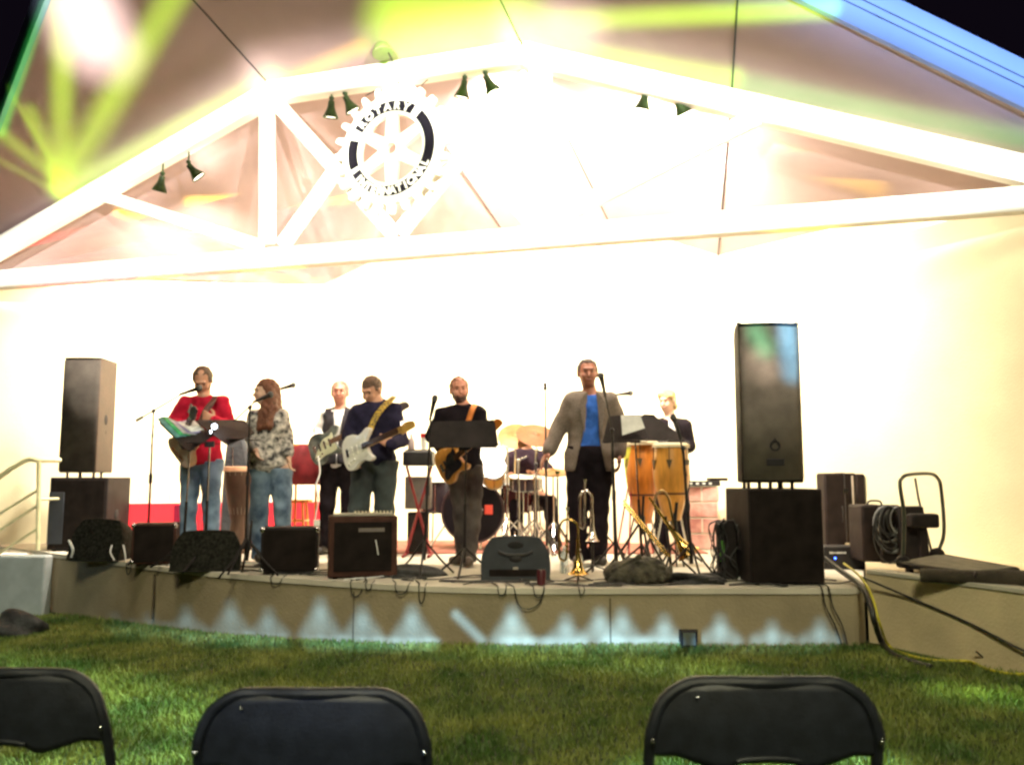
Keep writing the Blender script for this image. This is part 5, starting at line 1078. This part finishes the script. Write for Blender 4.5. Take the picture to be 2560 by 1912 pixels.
# ---- right side equipment
def case(label, px0, px1, y0, y1, Y, d, rz=0, z=PZ, m=BLK, name='equipment_case', seams=True, lean=0):
    x0 = W(px0, y1, Y).x; x1 = W(px1, y1, Y).x; h = W(px0, y0, Y).z-z; w_ = x1-x0; t = thing(name, label, 'case', Vector(((x0+x1)/2, Y, z)), rz); t.rotation_euler = (lean, 0, rz)
    MB().box((0, d/2, h/2), (w_, d, h)).build('shell', m, t, bevel=.02)
    if seams:
        MB().box((w_*.12, d*.5, h/2), (.012, d+.008, h+.008)).build('edge_strip', mat('strip_dark', (.07, .06, .06), .4, .5), t, bevel=.002)
        MB().tube([(w_*.0, -.012, h*.45), (w_*.0, -.03, h*.5), (w_*.0, -.03, h*.58), (w_*.0, -.012, h*.63)], .007).build('handle', BPL, t)
        e = MB(); [e.box((w_*.12, -.012, h*f), (.05, .012, .04)) for f in (.2, .8)]; e.build('latches', CHM, t)
    return t, w_, h
cc = mat('dark_brown_case', (.020, .013, .012), .7, spec=.15, var=.2, bump=.2)
t, w_, h = case('tall dark flight case standing behind the large subwoofer', 2068, 2150, 1182, 1392, 8.0, .22, z=S0, m=cc)
MB().box((w_*.36, -.006, h*.72), (.014, .012, h*.50)).build('pale_trim', mat('pale_trim', (.6, .5, .42), .5), t)
case('slim dark flight case leaning behind the tall one', 2146, 2172, 1184, 1380, 8.25, .2, z=S0, m=cc, seams=False)
t = thing('rack_unit', 'low black rack unit with a tiny blue light at the foot of the tall case', 'rack unit', Vector((W(2112, 1400, 7.45).x, 7.45, S0))); hh = W(2112, 1366, 7.45).z-S0
MB().box((0, .1, hh/2), (.36, .24, hh)).build('case', BPL, t, bevel=.006)
e = MB(); rg = random.Random(2); [e.box((-.13+i*.016, -.024, hh*.74), (.010, .006, .018*rg.uniform(.5, 1))) for i in range(9)]; e.box((.12, -.024, hh*.62), (.035, .006, .025)); e.build('white_markings', WHT, t); MB().ball((-.09, -.024, hh*.5), .008, 8, 6).build('led', MATS['blue_led'], t)
t, w_, h = case('black speaker shaped box in front of the leaning panel', 2160, 2222, 1262, 1405, 7.15, .3, m=cc, seams=False, name='black_box')
MB().tube(smooth_path([(-.02, .08, h), (0, .08, h+.03), (.08, .08, h+.03), (.10, .08, h)], 4), .008).build('handle', BPL, t)
p = W(2228, 1340, 7.0); t = thing('cable_drum', 'bundle of coiled leads hanging between the black box and the trolley', 'cable coil', Vector((p.x, 7.0, PZ)))
zt = W(2228, 1262, 7.0).z-PZ; rg = random.Random(9)
for i in range(14):
    r_ = rg.uniform(.07, .13); sq = rg.uniform(1.2, 1.9); o_ = Vector((rg.uniform(-.03, .06), rg.uniform(-.05, .05), zt-r_*sq-.01)); tl = rg.uniform(-.3, .3)
    MB().tube([o_+Vector((r_*math.cos(a)*math.cos(tl), r_*math.cos(a)*math.sin(tl), sq*r_*math.sin(a)))for a in [k*2*PI/20 for k in range(20)]], .007, 5, True).build('coil', CBL if i % 4 else mat('grey_cable', (.22, .22, .22), .5), t)
MB().box((.02, .07, zt*.5), (.16, .05, zt)).build('panel', BLK, t, bevel=.01)
t, w_, h = case('dark wedge panel leaning against the wall behind the trolley', 2262, 2330, 1262, 1400, 6.85, .10, m=BLK, seams=False, name='leaning_panel', lean=R(-10))
t, w_, h = case('small dark box held at the rear of the trolley handle', 2282, 2352, 1284, 1320, 6.75, .12, z=W(2300, 1320, 6.75).z, m=BLK, seams=False, name='dark_box')
MB().box((0, .08, -.17), (.05, .05, .36)).build('support', BLK, t)
# platform trolley
b = Vector((W(2360, 1405, 6.1).x, 6.1, PZ)); t = thing('platform_trolley', 'flat platform trolley with a bent tube handle on the tan wall', 'trolley', b)
dk = [W(2235, 1402, 6.55), W(2375, 1385, 7.0), W(2530, 1420, 5.95), W(2395, 1438, 5.55)]
zd = PZ+.09; dk = [Vector((p.x, p.y, zd))-b for p in dk]
dk = [WZ(*p, zd)-b for p in ((2248, 1403), (2350, 1383), (2540, 1418), (2440, 1430))]
mb = MB(); up = Vector((0, 0, -.035)); mb.add(dk+[p+up for p in dk], [(0, 1, 2, 3), (7, 6, 5, 4)]+[(i, 4+i, 4+(i+1) % 4, (i+1) % 4) for i in range(4)]); mb.build('deck', mat('worn_deck', (.10, .09, .06), .8, var=.35, scale=12), t, bevel=.012)
rim = MB().tube([p+Vector((0, 0, -.02)) for p in dk], .024, 8, True).build('bumper', BLK, t)
for i, f in ((0, .12), (1, .12), (2, .12), (3, .12)):
    cpt = dk[i].lerp((dk[0]+dk[2])/2, .18); MB().lathe([(.030, -.014), (.032, 0), (.030, .014)], (cpt.x, cpt.y, .033), (1, .2, 0), 16).build('wheel', BPL, t); MB().box((cpt.x, cpt.y, .058), (.05, .05, .012)).build('caster_plate', CHM, t)
hA = dk[0].lerp(dk[1], .08); hB = dk[0].lerp(dk[1], .92)+Vector((0, 0, 0)); 
hb = W(2262, 1395, (hA+b).y)-b; ht = lambda px, py, k: W(px, py, (hA+b).y*(1-k)+(hB+b).y*k)-b
MB().tube(smooth_path([hA, ht(2260, 1290, 0), ht(2250, 1215, 0), ht(2254, 1196, .1), ht(2272, 1186, .2), ht(2325, 1184, .7), ht(2345, 1196, .9), ht(2353, 1225, 1), ht(2360, 1330, 1), hB], 5), .014, 10).build('handle', mat('dark_green_tube', (.045, .05, .035), .4, .3), t)
MB().ball(hB, (.06, .05, .05), 12, 8).build('handle_bracket', BLK, t); MB().ball(hA, (.05, .05, .04), 12, 8).build('handle_bracket', BLK, t)
t = thing('loose_rod', 'thin dark rod leaning on the wall behind the trolley', 'rod', b+hB+Vector((.10, .25, -.13))); MB().tube([(0, 0, 0.02), (-.05, .12, .55), (-.06, .14, .72)], .010).build('rod', STB, t)
# rolled mat at the trolley end
p = WZ(2490, 1466, PZ)
t = thing('rolled_mat', 'dark roll of matting lying beside the trolley at the right edge', 'mat', Vector((p.x, p.y, PZ))); MB().tube(smooth_path([(-.38, .20, .05), (-.1, .02, .055), (.12, -.12, .06)], 4), [.045]*5+[.055]*4, 14).build('roll', mat('dark_mat', (.04, .03, .02), .9, var=.3, bump=.5), t)

# ---- cables
def cable(label, pts, r, m, name='cable', group=None, n=8):
    P = smooth_path([Vector(p) for p in pts], n); b = P[0]; o = MB().tube([p-b for p in P], r, 7).build(name, m, None, label=label, cat='cable', group=group); o.location = b; return o
def G(px, py, z=.012): return WZ(px, py, z)
cable('thick black cable running from the large subwoofer down to the grass', [W(2062, 1395, 6.8), W(2100, 1425, 6.6), W(2150, 1462, 6.2), W(2172, 1500, 6.0), W(2185, 1550, 5.9), G(2205, 1605, .03), G(2240, 1640, .02), G(2330, 1668, .02)], .020, CBL)
cable('yellow extension cable along the base of the tan wall', [W(2110, 1408, 6.7), W(2150, 1440, 6.25), W(2180, 1490, 5.95), W(2200, 1560, 5.85), G(2222, 1612, .02), G(2270, 1636, .02), G(2340, 1650, .02), G(2420, 1652, .02), G(2470, 1672, .02), G(2540, 1684, .02), G(2640, 1680, .02)], .008, CBY)
cable('thin black cable sloping across the tan wall', [W(2150, 1440, 6.28), (2.72, 5.98, .36), (2.90, 5.60, .26), (3.02, 5.30, .17), (3.15, 4.98, .09), (3.3, 4.7, .04), (3.5, 4.3, .03)], .008, CBL)
cable('second thin black lead lying on the grass by the tan wall', [G(2440, 1628, .10), G(2475, 1655, .03), G(2520, 1668, .02), G(2600, 1690, .02)], .006, CBL)
for i, (px, d_) in enumerate(((2075, 0), (2095, 1), (2155, 2))):
    if i < 2: cable(('left', 'right')[i]+' one of two thin leads hanging down the stage face by the large subwoofer', [(2.16+.05*i, 6.35, S0+.01), (2.18+.05*i, 6.19, S0+.012), (2.20+.05*i, 6.165, S0-.12), (2.26+.05*i, 6.165, .15), (2.30+.04*i, 6.16, .02)], .005, CBL, group='leads hanging at the right end of the stage face')
# loops draped over the stage front
def edge(x):
    for (a, b) in zip(front[:-1], front[1:]):
        if a[0] <= x <= b[0]: f = (x-a[0])/(b[0]-a[0]); return a[1]+(b[1]-a[1])*f
    return 6.2
rg = random.Random(21)
LP = ('beside the small left amplifier', 'under the low black amplifier', 'left below the knob panel amplifier', 'below the knob panel amplifier on its right half', 'below the flat bag, shallow and wide', 'below the flat bag, narrow and deep', 'widest loop of all below the grey floor monitor', 'short one below the red can', 'below the left half of the grey floor monitor', 'tiny one below the clear bottles')
for i, (px, dr, wd) in enumerate(((295, .10, .05), (700, .05, .1), (900, .10, .10), (930, .05, .05), (1010, .06, .10), (1060, .12, .05), (1320, .14, .22), (1345, .06, .08), (1255, .05, .06), (1450, .04, .04))):
    Y = edge((px-1280)/FPX*6.6); x = (px-1280)/FPX*Y; Y = edge(x)
    cable('black lead looping over the stage edge '+LP[i], [(x-wd*.5-.05, Y+.25, S0+.008), (x-wd*.5, Y+.06, S0+.008), (x-wd*.45, Y-.022, S0-.004), (x-wd*.3, Y-.03, S0-dr*.8), (x, Y-.03, S0-dr), (x+wd*.35, Y-.028, S0-dr*.7), (x+wd*.5, Y-.02, S0-.004), (x+wd*.5, Y+.10, S0+.008)], .0045, CBL, group='black leads looping over the stage edge')
for i in range(46):
    x = rg.uniform(-3.6, 2.3); Y = edge(x)+rg.uniform(.06, .55); P_ = [(x, Y, S0+.007)]
    a = rg.uniform(-.5, .5)
    for k in range(6): a += rg.uniform(-1.0, 1.0); x += .13*math.cos(a); Y += .05*math.sin(a); Y = max(Y, edge(max(min(x, 2.4), -4))+.05); P_.append((x, Y, S0+.007+rg.uniform(0, .012)))
    cable('tangled thin lead lying along the front of the stage floor', P_, rg.uniform(.004, .007), CBW if i % 9 == 0 else CBL, group='tangled leads along the stage front', n=4)
cable('white lead hanging from the bass guitar to the floor', [W(795, 1140, 8.4), W(800, 1180, 8.35), W(790, 1215, 8.3), W(795, 1250, 8.3), W(788, 1300, 8.3), (W(788, 1300, 8.3).x, 8.3, S0+.01)], .007, CBW)
cable('white curly lead on the front of the subwoofer and monitor at left', [W(172, 1350, 8.0), W(182, 1372, 7.98), W(178, 1392, 8.0)], .010, CBW)
for i, px in enumerate((280, 308)): cable(('left', 'right')[i]+' half of the pale lead loop by the small left amplifier', [W(px, 1362, 7.62), W(px-4 if i == 0 else px+4, 1380, 7.6), W(px+6, 1400, 7.6)], .006, CBW, group='pale lead loops by the left amplifier')

# ---- floor flood lamp on the grass
p = WZ(1705, 1606, 0); t = thing('ground_box', 'small dark box fixture on the grass against the stage face', 'floodlight', (p.x, 6.10, 0)); MB().box((0, 0, .07), (.11, .06, .12)).build('housing', BPL, t, bevel=.008); MB().box((0, -.032, .075), (.085, .006, .085)).build('glass', mat('dim_glass', (.12, .14, .13), .2), t); MB().tube([(-.062, 0, .05), (-.062, 0, .13), (.062, 0, .13), (.062, 0, .05)], .005).build('bracket', STB, t)

# ---- truss floods
GRN = mat('green_black_housing', (.035, .065, .02), .35, .3, var=.4, scale=20)
def flood(label, px, py, tilt, lit=None):
    p = T(px, py)-Vn*.0; t = thing('flood_lamp', label, 'stage lamp', p, group='stage lamps hanging under the truss')
    d = Vector((math.sin(tilt)*.8, .25, -math.cos(tilt))).normalized(); top = Vector((0, 0, .12))
    MB().lathe([(.030, 0), (.034, .05), (.045, .085), (.075, .15), (.082, .165), (.078, .165), (.04, .09)], top, d, 18).build('housing', GRN, t, bevel=.002)
    MB().cyl(top+d*.145, top+d*.150, .072, 18).build('lens', mat('lamp_lens', (.9, .9, .8), .2, emit=(1, .93, .75, 6 if lit is None else lit)), t)
    MB().tube([top-Vector((0, 0, .0)), top+Vector((0, .0, .06)), top+Vector((0, 0, .14))], .010).build('yoke', GRN, t)
    MB().lathe([(.02, 0), (.026, .01), (.026, .03), (.0, .034)], top+Vector((0, 0, .01)), (0, 0, 1), 12).build('clamp', GRN, t)
for (px, py, tl, lb) in ((405, 468, -.35, 'stage lamp hanging at the far left of the truss'), (470, 440, .8, 'glowing stage lamp paired with the far left one'), (828, 282, -.1, 'stage lamp hanging just left of the gear wheel emblem'), (862, 270, .6, 'stage lamp partly hidden behind the upper left of the gear wheel'),
                         (1162, 232, -.25, 'left stage lamp of the pair right of the gear wheel'), (1213, 220, .6, 'right stage lamp of the pair right of the gear wheel'), (1615, 262, -.25, 'left stage lamp of the pair on the right truss slope'), (1690, 275, .6, 'right stage lamp of the pair on the right truss slope')):
    flood(lb, px, py, tl)
# ceiling fixture with wire
p = T(958, 105)+Vector((0, -.55, .0)); p = cp(958, 108, 'C')+Vector((0, -.02, -.10))
t = thing('ceiling_fixture', 'small boxy fixture under the ceiling panel above the gear wheel', 'light fixture', p)
MB().lathe([(.10, 0), (.10, .02), (.07, .09), (.03, .10)], (0, 0, -.02), (-.2, .2, 1), 20).build('dome', mat('grey_green_fixture', (.16, .17, .08), .5), t, bevel=.004); MB().cyl((-.01, .01, .06), (-.012, .012, .10), .012).build('stem', STB, t)
MB().tube(smooth_path([(.05, -.0, -.0), (.10, .02, -.10), (.12, .10, -.17), (.14, .25, -.26)], 4), .006).build('wire', STB, t)

# ---- gear wheel emblem
ec = WP(981, 374, 7.50); eu = Vector((.93, -.367, 0)).normalized(); ev = Vector((0, 0, 1)); en = Vector((-.367, -.93, 0)).normalized()
gw = thing('gear_emblem', 'white gear wheel emblem with dark lettered band hanging from the truss', 'emblem sign', ec)
GWM = mat('emblem_white', (.80, .79, .66), .5, var=.03); GDM = mat('emblem_dark', (.010, .009, .013), .9, spec=.05)
k_ = ec.y/FPX; RO = 126*k_; RI = 100*k_; RT = 172*k_
def gm(): return MB()
o = []; nt_ = 24
for i in range(nt_):
    a0 = 2*PI*i/nt_
    for da, rr in ((-.30, .845), (-.22, .86), (-.16, .97), (-.08, 1.0), (.08, 1.0), (.16, .97), (.22, .86), (.30, .845)):
        a = a0+da*2*PI/nt_*1.15; o.append((a, rr*RT))
N = len(o); vs = []; hi_ = RI-.03
for sg in (.03, -.03):
    vs += [eu*(r_*math.cos(a))+ev*(r_*math.sin(a))+en*sg for a, r_ in o]; vs += [eu*(hi_*math.cos(a))+ev*(hi_*math.sin(a))+en*sg for a, r_ in o]
fs = []
for i in range(N): j = (i+1) % N; fs += [(i, j, N+j, N+i), (2*N+i, 3*N+i, 3*N+j, 2*N+j), (i, 2*N+i, 2*N+j, j), (N+i, N+j, 3*N+j, 3*N+i)]
gm().add(vs, fs).build('gear_rim', GWM, gw, ang=30)
A = lambda d: R(d)
def band(a0, a1, nm='dark_band'): gm().ring(RI, RO, A(a0), A(a1), .012, en*.038, eu, ev, 24).build(nm, GDM, gw)
band(-18, 44); band(162, 200); band(56, 148, 'upper_text_band'); band(207, 343, 'lower_text_band')
for i in range(6):
    a = PI/2+i*PI/3; d = eu*math.cos(a)+ev*math.sin(a); s2 = d.cross(en).normalized(); w0, w1 = .065, .05
    q = [d*.12-s2*w0, d*.12+s2*w0, d*(hi_+.01)+s2*w1, d*(hi_+.01)-s2*w1]; gm().add([p+en*.028 for p in q]+[p-en*.028 for p in q], [(0, 1, 2, 3), (7, 6, 5, 4), (0, 4, 5, 1), (1, 5, 6, 2), (2, 6, 7, 3), (3, 7, 4, 0)]).build('spoke', GWM, gw, smooth=False)
gm().ring(.055, .14, 0, 2*PI, .062, (0, 0, 0), eu, ev, 32).build('hub', GWM, gw)
def letters(text, am, step, flip, nm):
    mb = MB(); n_ = len(text); a = am+(n_-1)/2*step*(1 if not flip else -1)
    for ch in text:
        cu = bpy.data.curves.new('glyph', 'FONT'); cu.body = ch; cu.size = (RO-RI)*1.12; cu.extrude = .006; cu.offset = .0035; cu.align_x = 'CENTER'; ob = bpy.data.objects.new('glyph', cu); col.objects.link(ob)
        me = ob.to_mesh(); vs = [v.co.copy() for v in me.vertices]; fs = [tuple(p.vertices) for p in me.polygons]; ob.to_mesh_clear()
        d = eu*math.cos(a)+ev*math.sin(a); tg = eu*math.sin(a)-ev*math.cos(a)
        up = d if not flip else -d; rt = tg if not flip else -tg; h0 = (RO-RI)*.41
        cen = d*((RO+RI)/2)+en*.046
        mb.add([cen+rt*v.x+up*(v.y-h0)+en*v.z for v in vs], fs)
        bpy.data.objects.remove(ob); bpy.data.curves.remove(cu)
        a += -step if not flip else step
    mb.build(nm, GWM, gw, smooth=False)
letters('ROTARY', A(102), A(14.6), False, 'upper_lettering'); letters('INTERNATIONAL', A(275), A(9.6), True, 'lower_lettering')
for sx in (-.3, .3): MB().tube([eu*sx+ev*(RT*.93), eu*sx*.9+ev*(RT*1.22)+Vn*.25], .006).build('hanger', STB, gw)

# ---- folding chairs
CHF = mat('chair_black_enamel', (.010, .012, .018), .48, var=.3, scale=30, bump=.15, bscale=300)
def chair(label, pxc, ytop, Y, rz=0, wd=.47):
    tp = W(pxc, ytop, Y); b = Vector((tp.x, Y, gz(tp.x))); top = tp.z-b.z
    t = thing('folding_chair', label, 'folding chair', b, rz, 'folding chairs in the front row'); w2 = wd/2-.012
    # inverted U frame
    pts = [(-w2-.025, .32, 0), (-w2-.005, .08, top-.34), (-w2, .02, top-.16), (-w2+.004, .0, top-.10), (-w2+.028, 0, top-.045), (-w2+.075, 0, top-.014), (-w2+.13, 0, top-.010), (0, -.012, top-.008)]
    full = pts+[(-x, y, z) for x, y, z in pts[-2::-1]]
    MB().tube(smooth_path(full, 5), .0115, 10).build('frame', CHF, t)
    o = [(-w2+.004, -.165), (-w2+.002, -.10), (-w2+.028, -.045), (-w2+.075, -.016), (-w2+.13, -.012)]; o = o+[(-x, z) for x, z in o[::-1]]
    low = [(w2-.05, -.162), (.13, -.178), (.10, -.188), (.075, -.190), (.06, -.178), (0, -.174), (-.06, -.178), (-.075, -.190), (-.10, -.188), (-.13, -.178), (-w2+.05, -.162)]
    outl = o+low
    # curved sheet as a grid between upper and lower outline
    def zt_(x):
        a = abs(x); xs = [0, w2-.13, w2-.075, w2-.028, w2-.002]; zs = [-.010, -.012, -.016, -.045, -.10]; return np.interp(a, xs, zs)
    def zl_(x):
        a = abs(x); return np.interp(a, [0, .055, .072, .098, .13, w2-.05, w2], [-.174, -.177, -.190, -.189, -.178, -.163, -.166])
    vs = []; nx, nz = 60, 10
    for i in range(nx+1):
        x = -w2+.002+(2*w2-.004)*i/nx
        for j in range(nz+1):
            f = j/nz; z = zt_(x)+(zl_(x)-zt_(x))*f; z *= .92; y = -.020*(1-(x/w2)**2)-.004*math.sin(PI*f)+.085*max(0, -z-.08)*.9; vs.append((x, y+.006, top+z))
    s_ = MB().add(vs, [(i*(nz+1)+j, i*(nz+1)+j+1, (i+1)*(nz+1)+j+1, (i+1)*(nz+1)+j) for i in range(nx) for j in range(nz)]).build('backrest', CHF, t); md = s_.modifiers.new('s', 'SOLIDIFY'); md.thickness = .006
    MB().tube([(x_, -.020*(1-(x_/w2)**2)+.0, top+(zl_(x_)+.014)*.92) for x_ in np.linspace(-.06, .06, 7)], .004, 6).build('pressed_rib', CHF, t)
    e = MB()
    for sx in (-1, 1): e.ball((sx*(w2-.003), -.014, top-.118), (.0045, .003, .0045), 8, 6); 
    e.ball((-w2+.09, -.018, top-.034), (.003, .003, .003), 8, 6); e.build('rivets', CHM, t)
    MB().box((0, .24, top-.36), (wd-.07, .38, .025)).build('seat', CHF, t, bevel=.01)
    for sx in (-1, 1): MB().tube([(sx*(w2-.03), .40, top-.38), (sx*(w2-.02), -.06, 0)], .010, 8).build('rear_leg', CHF, t)
    MB().tube([(-w2+.03, .0, .15), (w2-.03, .0, .15)], .008, 8).build('crossbar', CHF, t)
chair('centre black folding chair of the front row with scuffed top rail', 782, 1718, 1.73)
chair('right black folding chair of the front row', 1908, 1690, 1.73)
chair('left black folding chair of the front row cut off by the frame', 20, 1668, 1.92, R(-4))

# ---- grass
nb = 230000
gx_ = rng.uniform(-5.2, 4.2, nb); gy_ = 3.1+(rng.random(nb)**1.25)*5.6
ed = np.interp(gx_, [p[0] for p in front]+[2.47, 3.1, 4.0], [p[1]-.02 for p in front]+[6.24, 5.2, 3.2])
ok = (gy_ < ed) & (np.abs(gx_) < gy_*.62+.3); gx_, gy_ = gx_[ok], gy_[ok]; nb = len(gx_)
cl_ = .5+.5*np.sin(3.1*gx_+2*np.sin(2.3*gy_))*np.sin(2.7*gy_+1.7*np.sin(1.9*gx_))
hh = (.022+.022*rng.random(nb))*(.75+.5*cl_); an = rng.uniform(0, 2*PI, nb); wd = .0022+.0018*rng.random(nb); ln = hh*rng.uniform(.2, .95, nb); la = rng.uniform(0, 2*PI, nb)
z0 = np.where(gx_ < -.3, -.044*(-gx_-.3), 0)
V = np.zeros((nb, 5, 3)); ca, sa = np.cos(an), np.sin(an)
V[:, 0] = np.stack([gx_-wd*ca, gy_-wd*sa, z0], 1); V[:, 1] = np.stack([gx_+wd*ca, gy_+wd*sa, z0], 1)
mx, my = gx_+.35*ln*np.cos(la), gy_+.35*ln*np.sin(la)
V[:, 2] = np.stack([mx+wd*.8*ca, my+wd*.8*sa, z0+hh*.6], 1); V[:, 3] = np.stack([mx-wd*.8*ca, my-wd*.8*sa, z0+hh*.6], 1); V[:, 4] = np.stack([gx_+ln*np.cos(la), gy_+ln*np.sin(la), z0+hh], 1)
base = np.arange(nb)[:, None]*5; q4 = (base+np.array([0, 1, 2, 3])); t3 = (base+np.array([3, 2, 4]))
me = bpy.data.meshes.new('grass'); me.vertices.add(nb*5); me.vertices.foreach_set('co', V.astype(np.float32).ravel())
li = np.concatenate([q4.ravel(), t3.ravel()]).astype(np.int32); me.loops.add(len(li)); me.loops.foreach_set('vertex_index', li)
me.polygons.add(2*nb); me.polygons.foreach_set('loop_start', np.concatenate([np.arange(nb)*4, nb*4+np.arange(nb)*3]).astype(np.int32)); me.polygons.foreach_set('loop_total', np.concatenate([np.full(nb, 4), np.full(nb, 3)]).astype(np.int32)); me.update(calc_edges=True)
gmt = mat('grass_blade', (.07, .15, .02), .6, var=.3, scale=2.2, c2=(.17, .19, .04)); me.materials.append(gmt)
go = bpy.data.objects.new('grass', me); col.objects.link(go); tag(go, 'short mown lawn grass', 'grass', kind='stuff')
